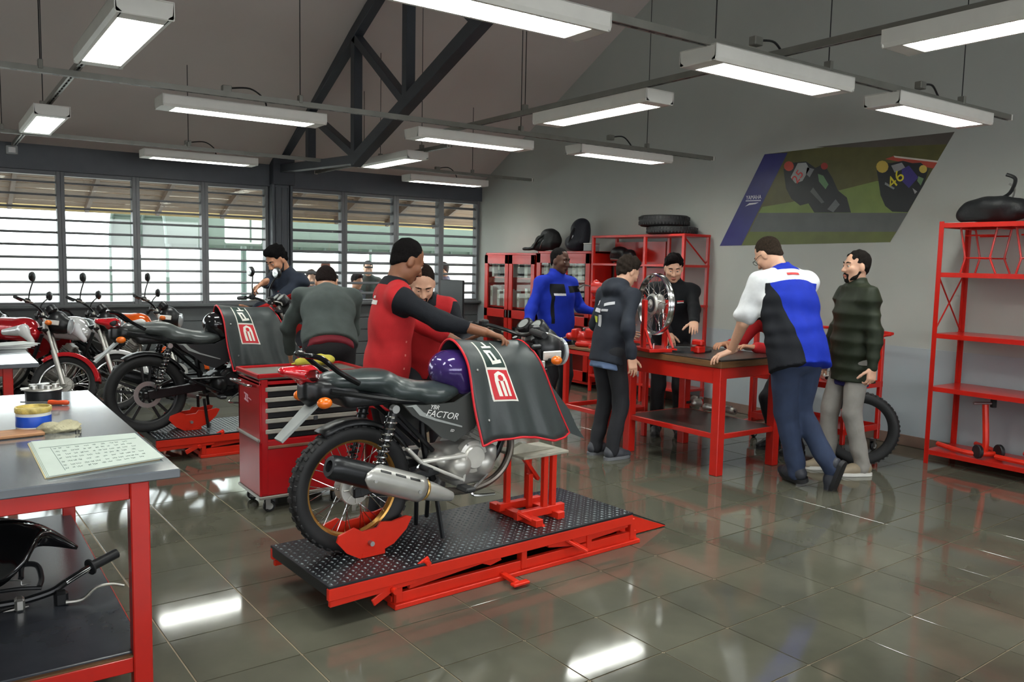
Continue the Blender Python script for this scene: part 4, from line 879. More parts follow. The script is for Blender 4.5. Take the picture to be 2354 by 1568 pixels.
# ------------------------------------------------------------------ workshop apron laid over the tank
def apron_cover(t):
    def S(u, v, off=0):
        """u 0..1 back to front, v -1..1 from the left hem over the top to the right hem"""
        a = abs(v); sg = 1 if v < 0 else -1
        top = Vector((.555+.445*u, 0, 1.005-.008*math.sin(u*3.1)-.022*u)); hem = Vector((.62+.60*u-.0*u*u, .20+.05*math.sin(u*3.1), .475+.03*math.sin(u*5)+.055*max(0,u-.75)*4*.5))
        w = a**1.45; y = .152*math.sin(min(a*1.9,1)*math.pi/2)**.8
        p = top.lerp(hem, w); p.y = 0
        y = y+(hem.y-.152)*max(0,a-.45)/.55 if a > .45 else y
        wr = .012*math.sin(u*15+a*3)*a+.008*math.sin(u*29+1+a*6)*a*a
        p.y = sg*(y+wr); p.x += .01*math.sin(a*7)*a
        if off: n = (S(u+.01,v)-S(u-.01,v)).cross(S(u,v+.01)-S(u,v-.01)).normalized(); n = n if n.z+(-sg*0)+n.y*sg > 0 else -n; p = p+n*off
        return p
    nu, nv = 26, 44
    G = [[S(i/nu, -1+2*j/nv) for j in range(nv+1)] for i in range(nu+1)]
    ap = MB().sheet(G).build('apron_cover', m_apron, t, 80); solid(ap, .005, 0)
    edge = [S(0,-1+2*j/nv) for j in range(nv+1)]; hemr = [S(i/nu,1) for i in range(nu+1)]; heml = [S(i/nu,-1) for i in range(nu+1)]; fr_ = [S(1,-1+2*j/nv) for j in range(nv+1)]
    for e in (edge, hemr, heml, fr_): MB().tube(e, .0065, 6).build('piping', m_trim, ap)
    # front flap corner
    MB().sheet([[S(1,.55+.09*j)+Vector((.03*i*(j/5),.0,-.012*i*(j/5)*(1 if j > 3 else 0))) for j in range(6)] for i in range(5)]).build('flap', m_apron, ap, 80)
    def lq(nm, mat, c, off, n=5, Q=None):
        q = Q; a, b_, c_, d = c
        G2 = []
        for i in range(n+1):
            row = []
            for j in range(n+1):
                f, g = i/n, j/n; xx = (a[0]*(1-f)+b_[0]*f)*(1-g)+(d[0]*(1-f)+c_[0]*f)*g; yy = (a[1]*(1-f)+b_[1]*f)*(1-g)+(d[1]*(1-f)+c_[1]*f)*g
                u = .235+.235*xx; v = .70-.275*yy
                row.append(S(u, v, off))
            G2.append(row)
        return MB().sheet(G2).build(nm, mat, ap, 80)
    lq('logo_border', m_logow, ((-.08,-.05),(1.08,-.05),(1.08,1.05),(-.08,1.05)), .0035, 8); lq('logo_field', m_logo, ((0,0),(1,0),(1,1),(0,1)), .0048, 8)
    for x0, x1 in ((.22,.36),(.44,.58),(.66,.80)): lq('logo_mark', m_logow, ((x0,.1),(x1,.1),(x1,.62),(x0,.62)), .006)
    lq('logo_mark', m_logow, ((.22,.6),(.80,.6),(.74,.84),(.28,.84)), .006); lq('logo_mark', m_logow, ((.28,.83),(.74,.83),(.52,.95),(.50,.95)), .006); lq('logo_dot', m_logo, ((.44,.60),(.58,.60),(.58,.80),(.44,.80)), .0072); lq('logo_dot', m_logo, ((.40,.64),(.62,.64),(.62,.76),(.40,.76)), .0072)
    lq('panel_border', m_logow, ((-.08,1.05),(1.08,1.05),(1.08,2.3),(-.08,2.3)), .0035, 10); lq('panel_field', m_logog, ((0,1.1),(1,1.1),(1,2.3),(0,2.3)), .0048, 10)
    for c in (((.34,1.2),(.86,1.28),(.86,1.42),(.34,1.34)),((.34,1.3),(.46,1.3),(.36,1.8),(.22,1.8)),((.58,1.34),(.7,1.36),(.6,1.8),(.48,1.8)),((.22,1.7),(.62,1.7),(.6,1.82),(.2,1.82)),((.24,1.92),(.8,1.96),(.8,2.06),(.24,2.02)),((.5,2.0),(.62,2.0),(.58,2.28),(.46,2.28))): lq('panel_letter', m_logow, c, .006)
    for u, v in ((.1,.42),(.12,.85)): MB().ell(S(u,v,.003),(.008,.008,.008),None,10,6).build('snap_button', m_steel, ap)
bike('grey motorcycle with gold spoked rim on the near lift, front wheel removed', (1.63,3.61,.191), math.radians(2.5), apron=True, front=False, mirrors=False, knob=True, badge=True)
bike('black motorcycle with cast wheels on the far lift, apron over its tank', (1.385,6.96,.191), math.radians(1), tank=(24,24,27), panel=(40,42,44), style='cast', apron=True, front=True, exhaust_left=True, seatcol=(72,77,76))
def parked(label, ax_px, head, lean, steer, **kw):
    p = atz(ax_px[0], ax_px[1], .3); h = math.radians(head); d = Vector((math.cos(h), math.sin(h), 0)); r = p-d*1.3; r.z = .0
    return bike(label, r, h, lean, steer=steer, group='motorcycles parked under the windows', **kw)
parked('red and white motorcycle with red front mudguard parked behind the left tables', (130,888), -52, math.radians(-7), math.radians(34), tank=(190,20,30), pale=(232,232,230), style='spoke')
parked('white motorcycle parked between the red one and the black one', (250,880), -50, math.radians(-7), math.radians(30), tank=(228,228,228), panel=(170,24,30), pale=(226,226,228), style='spoke')
parked('dark motorcycle with an orange panel at the very left edge', (-25,870), -52, math.radians(-7), math.radians(32), tank=(40,40,44), pale=(220,90,24), style='cast')
parked('orange and white motorcycle parked beyond the black motorcycle seat', (395,860), -48, math.radians(-7), math.radians(28), tank=(238,96,22), pale=(232,230,226), style='cast')
# ================================================================== people
SK = {'brown': (126,82,58), 'tan': (186,134,104), 'light': (206,160,134), 'dark': (84,56,44)}
def skin(k): return M('skin '+k, SK[k], .48, var=.06, scale=30, bump=.03, bscale=180)
def rot_about(v, axis, ang): return Quaternion(Vector(axis), ang) @ Vector(v)
def ik(a, c, l1, l2, pole):
    a, c = Vector(a), Vector(c); d = c-a; L_ = d.length
    if L_ > (l1+l2)*.995: c = a+d.normalized()*(l1+l2)*.995; d = c-a; L_ = d.length
    x = (l1*l1-l2*l2+L_*L_)/(2*L_); h = math.sqrt(max(l1*l1-x*x, 0)); n = d.normalized(); p = Vector(pole); p = (p-n*p.dot(n)).normalized()
    return a+n*x+p*h, c
def V3(*a): return Vector(a)
def hand_prims(s_, w, d, n, side, curl=.35, k=1.0, m=0, spread=.05):
    """palm, four fingers and a thumb; d points along the hand, n out of the palm, side +1 right hand / -1 left"""
    d = Vector(d).normalized(); n = Vector(n); n = (n-d*n.dot(d)).normalized(); lat = d.cross(n)*side   # lat points to the thumb side
    R = Matrix((lat, d, n)).transposed(); w = Vector(w)
    s_.cap(w-d*.03, w+d*.02, .027*k, .026*k, .015, m, q=n, sq=1.25)
    s_.box(w+d*.052*k, (.040*k,.046*k,.0145*k), .014*k, .012, m, R)
    for i, (o, ln) in enumerate(((.030,.068),(.0105,.076),(-.0095,.071),(-.029,.056))):
        p = w+d*(.093-.006*abs(i-1))*k+lat*o*k; dr = (d+lat*(1.5-i)*spread).normalized(); c = curl*(1+.12*i)
        ax = dr.cross(n).normalized(); r = .0092*k
        for j, f in enumerate((.45,.32,.26)):
            dr = rot_about(dr, ax, c*(1.0 if j else .7)); q = p+dr*ln*f*k; s_.cap(p, q, r, r*.92, .004, m); p = q; r *= .92
    p = w+d*.022*k+lat*.03*k; dr = (d*.62+lat*.72+n*.28).normalized(); r = .0115*k
    for f in (.04,.032,.026):
        q = p+dr*f*k; s_.cap(p, q, r, r*.93, .008, m); p = q; r *= .93; dr = (dr+d*.22+n*curl*.35).normalized()
def person(label, loc, face, h=1.72, lean=0, side=0, pel=(0,0,0), head=(0,0,0), Lw=None, Rw=None, Lp=(-.4,-.8,-.3), Rp=(.4,-.8,-.3), La=None, Ra=None, Lk=(0,1,0), Rk=(0,1,0), Lt=(0,1,0), Rt=(0,1,0),
           skin_='tan', hair=(26,22,20), hairstyle='short', beard=None, top=None, pants=((34,36,42),.7), shoes=((28,28,30),(40,40,42)), girth=1.0, coarse=False, sleeve=1.0, collar=True, Lh=None, Rh=None, Ln=None, Rn=None, curlL=.35, curlR=.35, glasses=False, brim=False, twist=0, hem=.1, undershirt=None, eyes=True, folds_amp=.0075, legs=True, puffy=False, hood=False, cat_label=True):
    """joints in the person's own frame: x right, y forward, z up; Lw, Rw are wrist targets in world space"""
    k = h/1.75; fr_ = math.radians(face-90); loc = Vector(loc); Rz_ = Matrix.Rotation(fr_, 3, 'Z'); inv = Rz_.transposed()
    def W2L(p): return inv @ (Vector(p)-loc)
    sp = Matrix.Rotation(-math.radians(lean), 3, 'X') @ Matrix.Rotation(math.radians(side), 3, 'Y'); sp2 = Matrix.Rotation(-math.radians(lean*1.3), 3, 'X') @ Matrix.Rotation(math.radians(side), 3, 'Y') @ Matrix.Rotation(math.radians(twist), 3, 'Z')
    P0 = V3(0,0,.93*k)+Vector(pel); CH = P0+sp @ V3(0,0,.33*k); NK = CH+sp2 @ V3(0,-.01,.20*k)
    hp, hy, hr = [math.radians(a) for a in head]
    HR = Matrix.Rotation(hy,3,'Z') @ Matrix.Rotation(-hp,3,'X') @ Matrix.Rotation(hr,3,'Y')
    NU = (sp2 @ V3(0,0,1)*.6+HR @ V3(0,0,1)*.4).normalized(); HC = NK+NU*.085*k+HR @ V3(0,.022,.075)*k
    SHL, SHR = NK+sp2 @ V3(-.172*girth**.4,-.0,-.072)*k, NK+sp2 @ V3(.172*girth**.4,0,-.072)*k
    fw_ = sp @ V3(0,1,0)
    l1, l2 = .285*k, .255*k
    Lw = W2L(Lw) if Lw is not None else SHL+V3(-.07,.06,-.50)*k; Rw = W2L(Rw) if Rw is not None else SHR+V3(.07,.06,-.50)*k
    LE, LW = ik(SHL, Lw, l1, l2, Lp); RE, RW = ik(SHR, Rw, l1, l2, Rp)
    HL, HRt = P0+V3(-.09,0,-.03)*k, P0+V3(.09,0,-.03)*k
    LA = Vector(La) if La is not None else V3(-.11*k,-.02,.085); RA = Vector(Ra) if Ra is not None else V3(.11*k,-.02,.085)
    LK, LA = ik(HL, LA, .418*k, .412*k, Lk); RK, RA = ik(HRt, RA, .418*k, .412*k, Rk)
    nm = 'person'
    # ---- body: one continuous surface
    sk = skin(skin_); lip = M('lips '+skin_, tuple(int(c*f) for c, f in zip(SK[skin_], (.86,.66,.66))), .4, var=.03)
    hs = 1.0*k**.5
    def hl(p): return HC+HR @ (Vector(p)*hs)
    b = SDF()
    b.cap(P0, CH, .11*k, .12*k, .04, q=fw_, sq=1.4); b.cap(CH, NK, .11*k, .06*k, .04, q=fw_, sq=1.4); b.cap(SHL, SHR, .05*k, .05*k, .03)
    b.cap(NK-NU*.02, hl((0,-.02,-.06)), .056*k*girth**.3, .054*k, .02)
    for S_, E_, W_ in ((SHL,LE,LW),(SHR,RE,RW)): b.cap(S_, E_, .047*k, .038*k, .02); b.cap(E_, W_, .039*k*girth**.3, .027*k, .02)
    if legs:
        for H_, K_, A_ in ((HL,LK,LA),(HRt,RK,RA)): b.cap(H_, K_, .075*k, .05*k, .03); b.cap(K_, A_, .048*k, .034*k, .02)
    parts = [b.net(.013 if not coarse else .022, None, 1)]
    hd = SDF()
    hd.ell(hl((0,-.012,.030)), Vector((.076,.094,.092))*hs, .02, 0, HR); hd.ell(hl((0,.024,-.038)), Vector((.060,.064,.084))*hs, .03, 0, HR); hd.ell(hl((0,.056,-.098)), Vector((.034,.028,.024))*hs, .025, 0, HR)
    for s_ in (-1,1): hd.ell(hl((s_*.045,.005,-.065)), Vector((.02,.04,.04))*hs, .03, 0, HR); hd.ell(hl((s_*.04,.062,-.022)), Vector((.022,.022,.02))*hs, .025, 0, HR)
    hd.cap(hl((-.036,.074,.024)), hl((.036,.074,.024)), .0135*hs, .0135*hs, .015)
    for s_ in (-1,1): hd.ell(hl((s_*.031,.091,.004)), Vector((.018,.012,.012))*hs, .012, 0, HR, neg=True)
    hd.cap(hl((0,.084,.008)), hl((0,.107,-.032)), .009*hs, .0135*hs, .01)
    for s_ in (-1,1): hd.ell(hl((s_*.013,.094,-.036)), Vector((.010,.012,.009))*hs, .008, 0, HR); hd.ell(hl((s_*.076,-.008,-.012)), Vector((.010,.021,.031))*hs, .008, 0, HR)
    hd.ell(hl((0,.087,-.066)), Vector((.024,.011,.0062))*hs, .006, 1, HR); hd.ell(hl((0,.086,-.077)), Vector((.021,.011,.0068))*hs, .006, 1, HR)
    hd.cap(NK+NU*.01, hl((0,-.022,-.05)), .054*k, .054*k, .02)
    parts.append(hd.net(.0062 if not coarse else .014, None, 1))
    for (S_, E_, W_, hd_, n_, sd, cu) in ((SHL,LE,LW,Lh,Ln,-1,curlL),(SHR,RE,RW,Rh,Rn,1,curlR)):
        d_ = Vector(hd_) if hd_ is not None else (W_-E_).normalized(); d_ = inv @ d_ if hd_ is not None else d_
        n2 = inv @ Vector(n_) if n_ is not None else V3(-sd,0,0)+V3(0,.2,-.1)
        hs_ = SDF(); hand_prims(hs_, W_, d_, n2, sd, cu, k*1.0); parts.append(hs_.net(.0055 if not coarse else .012, None, 1))
    me = netmesh(nm, parts, [sk, lip]); o = linkobj(nm, me); o.location = loc; o.rotation_euler = (0,0,fr_); tag(o, label, 'person', 'people in the workshop' if not coarse else 'people outside the windows')
    # ---- eyes, brows, hair, beard
    if not coarse and eyes:
        me_ = M('eye white', (226,220,212), .2, var=0); mi = M('iris dark', (36,26,22), .15, var=0)
        for s_ in (-1,1):
            c = hl((s_*.031,.0765,.004)); e = MB().ell(c, (.0116*hs,)*3, None, 14, 10).build('eye', me_, o, 60); MB().ell(c+HR @ V3(0,.0078,-.001)*hs, (.0058*hs,.0048*hs,.0058*hs), HR, 12, 8).build('iris', mi, e, 60)
            # lids half close the eye, as looking down
            s2 = SDF(); s2.ell(c+HR @ V3(0,.001,.0035)*hs, Vector((.0145,.0135,.0115))*hs, .003, 0, HR); s2.plane(c+HR @ V3(0,0,.001), HR @ V3(0,.1,-1)); s2.build('eyelid', sk, o, .003)
    mh = M('hair %s' % str(hair), tuple(int(c*.9) for c in hair), .9, var=.35, scale=90, bump=.8, bscale=220, spec=.08)
    if not coarse:
        for s_ in (-1,1): MB().tube([hl((s_*.014,.089,.026)), hl((s_*.032,.0885,.032)), hl((s_*.052,.074,.026))], [.004*hs,.0046*hs,.0025*hs], 6).build('eyebrow', mh, o)
    if hairstyle:
        s2 = SDF(); up_ = {'short':.004,'buzz':.0018,'full':.010,'quiff':.009}[hairstyle]
        s2.ell(hl((0,-.020,.038)), Vector((.077+up_*.8,.092+up_,.089+up_*1.2))*hs, .01, 0, HR)
        if hairstyle in ('full','quiff'): s2.ell(hl((0,.03,.10)), Vector((.06,.055,.035))*hs, .03, 0, HR)
        if hairstyle == 'quiff': s2.ell(hl((.01,.065,.105)), Vector((.045,.035,.03))*hs, .02, 0, HR)
        s2.cap(hl((-.064,-.04,-.005)), hl((-.05,-.06,-.035)), .013*hs, .008*hs, .02); s2.cap(hl((.064,-.04,-.005)), hl((.05,-.06,-.035)), .013*hs, .008*hs, .02); s2.ell(hl((0,-.072,-.028)), Vector((.05,.022,.04))*hs, .02, 0, HR)
        s2.plane(hl((0,.06,.062)), HR @ V3(0,.80,-.60)); s2.plane(hl((0,-.06,-.072)), HR @ V3(0,.3,-1))
        for s_ in (-1,1): s2.ell(hl((s_*.085,.03,-.02)), Vector((.03,.05,.055))*hs, .004, 0, HR, neg=True)
        s2.build('hair', mh, o, .0075 if not coarse else .014, folds(.0014 if hairstyle == 'buzz' else .0055, 3, 130, (1,1,.6)))
    if beard:
        s2 = SDF(); r_ = .016*hs
        for s_ in (-1,1): s2.cap(hl((s_*.063,.004,-.042)), hl((s_*.052,.035,-.085)), r_*.8, r_*1.05, .01); s2.cap(hl((s_*.050,.035,-.085)), hl((0,.070,-.108)), r_, r_*1.15, .01); s2.cap(hl((0,.092,-.055)), hl((s_*.026,.084,-.066)), r_*.42, r_*.36, .006); s2.cap(hl((s_*.028,.082,-.066)), hl((s_*.02,.078,-.095)), r_*.45, r_*.6, .006)
        s2.build('beard', mh if beard == 1 else M('beard', beard, .7, bump=.5, bscale=150), o, .006, folds(.0014, 5, 120, (1,1,1)))
    if glasses:
        mg = M('spectacle frame', (24,24,26), .3); q = MB()
        for s_ in (-1,1): q.tube([hl((s_*.033+.024*math.cos(a*.5236),.105,.002+.017*math.sin(a*.5236))) for a in range(12)], .0018, 5, True); q.tube([hl((s_*.057,.104,.006)), hl((s_*.078,.03,.008)), hl((s_*.08,-.01,.0))], .0018, 5)
        q.tube([hl((-.009,.108,.004)), hl((.009,.108,.004))], .0018, 5); q.build('spectacles', mg, o)
    # ---- clothes
    T_ = dict(col=(60,60,64), rough=.75, paint=None, mats=None, inner=None); T_.update(top or {})
    mats = T_['mats'] or [M('cloth %s' % str(T_['col']), T_['col'], T_['rough'], var=.1, scale=14, bump=.25, bscale=420, spec=.2)]
    g = girth; s2 = SDF(); pf = 1.06 if puffy else 1.0
    hemp = P0-sp @ V3(0,0,hem*k)
    s2.cap(hemp-sp @ V3(0,0,.1), P0+sp @ V3(0,.005,.08*k), .174*k*g*pf, .164*k*g*pf, .05, q=fw_, sq=1.36/(g**.3)); s2.cap(P0+sp @ V3(0,.008,.08*k), CH, .158*k*g*pf, .168*k*g**.8*pf, .05, q=fw_, sq=1.40/(g**.2))
    s2.cap(CH, NK-sp2 @ V3(0,0,.09*k), .168*k*g**.8*pf, .13*k*pf, .05, q=sp2 @ V3(0,1,0), sq=1.42); s2.cap(SHL, SHR, .058*k*pf, .058*k*pf, .06); s2.cap(NK-sp2 @ V3(0,0,.02)*k, SHL, .062*k, .05*k, .06); s2.cap(NK-sp2 @ V3(0,0,.02)*k, SHR, .062*k, .05*k, .06)
    if collar: s2.cap(NK-NU*.02, NK+NU*(.045 if collar == 1 else .07)*k, .074*k*g**.2, .068*k*g**.2, .02)
    if hood: s2.ell(NK+sp2 @ V3(0,-.085,-.03)*k, Vector((.125,.06,.075))*k, .03, 0, sp2); s2.ell(NK+sp2 @ V3(0,-.02,.02)*k, Vector((.1,.09,.045))*k, .03, 0, sp2)
    for S_, E_, W_ in ((SHL,LE,LW),(SHR,RE,RW)):
        ra = .060*k*pf*g**.3
        if sleeve >= .9:
            s2.cap(S_, E_, ra, .054*k*pf, .06); s2.cap(E_, E_.lerp(W_, .93 if sleeve < 1.5 else sleeve-1), .054*k*pf, .043*k*pf, .03)
        else: e = S_.lerp(E_, sleeve); s2.cap(S_, e, ra*1.04, .074*k*g**.3, .04)
    up_s = sp @ V3(0,0,1); s2.plane(hemp, -up_s)
    if collar: s2.plane(NK+NU*(.045 if collar == 1 else .075)*k, NU)
    nz = folds(folds_amp, int(abs(loc.x*100)) % 97, 30)
    if puffy:
        n0 = nz
        def nz(P_): return n0(P_)+.013*np.abs(np.sin((P_@np.array(up_s))*30))-.008
    V_, F_, fm = s2.net(.0115 if not coarse else .022, nz, 1)
    if T_['paint'] is not None:
        X0 = np.array(NK); B = np.array(sp2); JD = dict(SHL=SHL,SHR=SHR,LE=LE,RE=RE,LW=LW,RW=RW,P0=P0,CH=CH,NK=NK)
        V_, F_, fm = refine(V_, F_, lambda C_: T_['paint']((C_-X0)@B/k, C_, JD))
    g_ = linkobj('jacket' if sleeve >= .9 else 'shirt', netmesh('top', [(V_, F_, fm)], mats)); kid(g_, o)
    if undershirt:
        s2 = SDF(); s2.cap(hemp-sp @ V3(0,0,.06*k), P0, .152*k*g, .15*k*g, .03, q=fw_, sq=1.38); s2.plane(hemp-sp @ V3(0,0,.05*k), -up_s); s2.plane(P0, up_s); s2.build('undershirt', M('cloth %s' % str(undershirt), undershirt, .8, bump=.2, bscale=300), o, .013, folds(.003, 9, 40))
    if legs:
        mpn = M('trousers %s' % str(pants[0]), pants[0], pants[1], var=.14, scale=9, bump=.25, bscale=420)
        s2 = SDF(); s2.cap(HL+V3(.036,0,.02), HRt+V3(-.036,0,.02), .104*k*g**.6, .104*k*g**.6, .05, q=fw_, sq=1.12); s2.cap(P0, P0+up_s*.1*k, .135*k*g, .135*k*g, .04, q=fw_, sq=1.3)
        for H_, K_, A_ in ((HL,LK,LA),(HRt,RK,RA)): s2.cap(H_, K_, .092*k*g**.5, .068*k*g**.3, .035); s2.cap(K_, A_+(K_-A_).normalized()*-.015, .068*k*g**.3, .060*k, .03)
        s2.plane(P0+up_s*.09*k, up_s)
        for A_, K_ in ((LA,LK),(RA,RK)): pass
        a0, b0, c0, d0 = np.array(LA), np.array(LK), np.array(RA), np.array(RK); fq = folds(.004, 11, 26, (.6,.6,1))
        def nzp(P_):
            t1 = np.exp(-np.sqrt(((P_-a0)**2).sum(-1))/.16)+np.exp(-np.sqrt(((P_-c0)**2).sum(-1))/.16)+.6*np.exp(-np.sqrt(((P_-b0)**2).sum(-1))/.12)+.6*np.exp(-np.sqrt(((P_-d0)**2).sum(-1))/.12)
            return fq(P_)*(.35+1.5*t1)
        s2.build('trousers', mpn, o, .012 if not coarse else .024, nzp)
        if not coarse:
            mu, mso = M('shoe %s' % str(shoes[0]), shoes[0], .5, var=.1), M('sole %s' % str(shoes[1]), shoes[1], .6, var=.05)
            for A_, K_, tdir in ((LA,LK,Lt),(RA,RK,Rt)):
                y_ = Vector(tdir).normalized(); x_ = y_.cross((K_-A_).normalized()); x_ = x_.normalized() if x_.length > .2 else V3(1,0,0); z_ = x_.cross(y_); RR = Matrix((x_, y_, z_)).transposed(); o0 = A_-z_*.085
                def fl(p): return o0+RR @ (Vector(p)*k)
                s2 = SDF(); s2.cap(fl((0,-.03,.055)), fl((0,.08,.05)), .042*k, .043*k, .03); s2.cap(fl((0,.08,.045)), fl((.0,.17,.03)), .043*k, .034*k, .03); s2.cap(fl((0,-.03,.06)), fl((0,-.01,.11)), .042*k, .042*k, .02); s2.plane(fl((0,0,.018)), -z_); s2.plane(fl((0,0,.115)), z_)
                sh_ = s2.build('shoe', mu, o, .0085)
                q = MB(); q.X = Matrix.Translation(o0) @ RR.to_4x4() @ Matrix.Scale(k, 4); out = [(.043*math.cos(a)*(1 if math.sin(a) < 0 else 1.08), (-.035+.045*math.sin(a)) if math.sin(a) < 0 else (.07+.145*math.sin(a)*(.9)), 0) for a in [i*math.pi/12 for i in range(24)]]
                q.prism(out, (0,0,.026)); q.build('sole', mso, sh_, 40)
                for j in range(3): MB().tube([fl((-.022,.045+.028*j,.092-.012*j)), fl((0,.05+.028*j,.099-.012*j)), fl((.022,.045+.028*j,.092-.012*j))], .003*k, 5).build('lace', M('shoe lace', (150,150,150), .7), sh_)
    if brim:
        q = MB(); G = [[hl((x,.075+.075*t_*(1-(x/.075)**2*.55),.055-.012*t_-abs(x)*.1)) for x in [-.07+.014*i for i in range(11)]] for t_ in (0,.5,1)]; c_ = q.sheet(G).build('cap_brim', mh, o, 80); solid(c_, .004)
    o['dbg'] = str((pj(loc+Rz_ @ HC), pj(loc+Rz_ @ SHL), pj(loc+Rz_ @ SHR), pj(loc+Rz_ @ LW), pj(loc+Rz_ @ RW), pj(loc+Rz_ @ P0))); del o['dbg']
    if DEBUG: print('PERSON', label[:40], 'head', pj(loc+Rz_ @ HC), 'top', pj(loc+Rz_ @ (HC+HR @ V3(0,0,.122))), 'SHL', pj(loc+Rz_ @ SHL), 'SHR', pj(loc+Rz_ @ SHR), 'LE', pj(loc+Rz_ @ LE), 'LW', pj(loc+Rz_ @ LW), 'RE', pj(loc+Rz_ @ RE), 'RW', pj(loc+Rz_ @ RW), 'P0', pj(loc+Rz_ @ P0), 'LK', pj(loc+Rz_ @ LK), 'LA', pj(loc+Rz_ @ LA), 'RA', pj(loc+Rz_ @ RA))
    o['_'] = 0; del o['_']
    J = dict(HC=HC, HR=HR, NK=NK, CH=CH, P0=P0, sp=sp, sp2=sp2, k=k, SHL=SHL, SHR=SHR, LE=LE, RE=RE, LW=LW, RW=RW, LK=LK, RK=RK, g=g)
    return o, J
DEBUG = False
def clothm(nm, col, rough=.75): return M('cloth '+nm, col, rough, var=.1, scale=14, bump=.25, bscale=420, spec=.2)
def nearseg(C_, a, b_):
    a, b_ = np.array(a), np.array(b_); ab = b_-a; t = np.clip(((C_-a)@ab)/(ab@ab), 0, 1); return np.sqrt(((C_-a-t[:,None]*ab)**2).sum(-1)), t
def paint_sleeves(L, C_, J):
    """material 1 on the sleeves and collar, 0 on the body"""
    fm = np.zeros(len(L), int)
    for S_, E_, W_ in (('SHL','LE','LW'),('SHR','RE','RW')):
        d1, t1 = nearseg(C_, J[S_], J[E_]); d2, _ = nearseg(C_, J[E_], J[W_]); out = np.array(J[S_])-np.array(J['NK']); out /= np.linalg.norm(out)
        fm[(((d1 < .09) & (t1 > .02)) | (d2 < .08)) & (((C_-np.array(J['CH']))@out) > .118)] = 1
    fm[(L[:,2] > -.005) & (np.abs(L[:,0]) < .1)] = 1
    return fm
def decal(o, nm, mat, J, pts, out, depth=.004):
    """flat print laid on the back or chest: pts in the torso frame (x right, z up from the neck), projected on the garment along out"""
    from mathutils.bvhtree import BVHTree
    g_ = [c for c in KIDS[o.name] if c.name.startswith(('jacket','shirt','trousers'))][0 if not nm.startswith('trouser') else -1]
    key = g_.name
    if key not in BV: BV[key] = BVHTree.FromPolygons([v.co.copy() for v in g_.data.vertices], [tuple(p.vertices) for p in g_.data.polygons])
    d = (J['sp2'] @ Vector(out)).normalized(); q = MB(); n = 6; G = []
    (a, b_, c_, e_) = pts
    for i in range(n+1):
        row = []
        for j in range(n+1):
            f, g2 = i/n, j/n; x = (a[0]*(1-f)+b_[0]*f)*(1-g2)+(e_[0]*(1-f)+c_[0]*f)*g2; z_ = (a[1]*(1-f)+b_[1]*f)*(1-g2)+(e_[1]*(1-f)+c_[1]*f)*g2
            if abs(out[0]) > abs(out[1]): p = J['NK']+J['sp2'] @ V3(0,x,z_)*J['k']
            else: p = J['NK']+J['sp2'] @ V3(x,0,z_)*J['k']
            h_ = BV[key].ray_cast(p+d*.6, -d); row.append((h_[0] if h_[0] is not None else p+d*.12)+d*depth)
        G.append(row)
    return q.sheet(G).build(nm, mat, g_, 80)
BV = {}
def refine(V, F, cls, n=5):
    """splits the quads that a colour boundary crosses, so that the boundary runs smoothly"""
    cv = cls(V); q = cv[F]; mix = (q != q[:, :1]).any(1); keep = F[~mix]; fm = q[~mix][:, 0]; S_ = F[mix]
    if not len(S_): return V, F, q[:, 0]
    A, B, C, D = [V[S_[:, i]] for i in range(4)]; g = np.arange(n+1)/n; u, v = np.meshgrid(g, g, indexing='ij')
    P = (A[:, None, None]*((1-u)*(1-v))[..., None]+B[:, None, None]*(u*(1-v))[..., None]+C[:, None, None]*(u*v)[..., None]+D[:, None, None]*((1-u)*v)[..., None])
    idx = np.arange((n+1)*(n+1)).reshape(n+1, n+1); qd = np.stack([idx[:-1, :-1], idx[1:, :-1], idx[1:, 1:], idx[:-1, 1:]], -1).reshape(-1, 4)
    NF = (qd[None]+(np.arange(len(S_))*(n+1)**2)[:, None, None]).reshape(-1, 4)+len(V)
    AV = np.concatenate([V, P.reshape(-1, 3)]); key = np.round(AV*2e5).astype(np.int64)
    _, first, inv_ = np.unique(key, axis=0, return_index=True, return_inverse=True); inv_ = inv_.ravel()
    nf = cls(AV[NF].mean(1)); F2 = inv_[np.concatenate([keep, NF])]; V2 = AV[first]
    ok = np.array([len(set(f)) == 4 for f in F2.tolist()]); return V2, F2[ok], np.concatenate([fm, nf])[ok]
# ------------------------------------------------------------------ the cast
red_cloth, blk_cloth = clothm('red twill', (178,38,42)), clothm('black knit', (26,28,33))
wprint = M('white print cloth', (214,210,206), .7, var=.05)
# man in red and black at the near motorcycle
o, J = person('man in red and black work shirt bending over the near motorcycle', (2.12,4.24,0), -10, 1.745, lean=6, head=(28,6,0), skin_='brown', hair=(24,22,22), hairstyle='buzz', beard=None,
  Rw=atd(1118,765,4.42), Lw=atd(1075,800,4.75), Rp=(.8,-.6,-.6), Lp=(-.6,-.3,-.8), Rh=RGT*.9+V3(0,0,-.28)-FWD*.1, Rn=V3(.0,-.2,-1), curlR=.55, sleeve=1.55, top=dict(mats=[red_cloth, blk_cloth], paint=paint_sleeves), pants=((30,32,38),.75), hem=.17, twist=-4)
decal(o, 'back_lettering', wprint, J, ((-.07,-.10),(.07,-.10),(.07,-.125),(-.07,-.125)), (0,-1,0)); decal(o, 'back_lettering', wprint, J, ((-.03,-.075),(.03,-.075),(.03,-.09),(-.03,-.09)), (0,-1,0))
for i in range(4): decal(o, 'shirt_button', M('button', (210,120,110), .4), J, ((.0-.006,-.30-.075*i),(.006,-.30-.075*i),(.006,-.312-.075*i),(-.006,-.312-.075*i)), (.9,.45,0), .003)
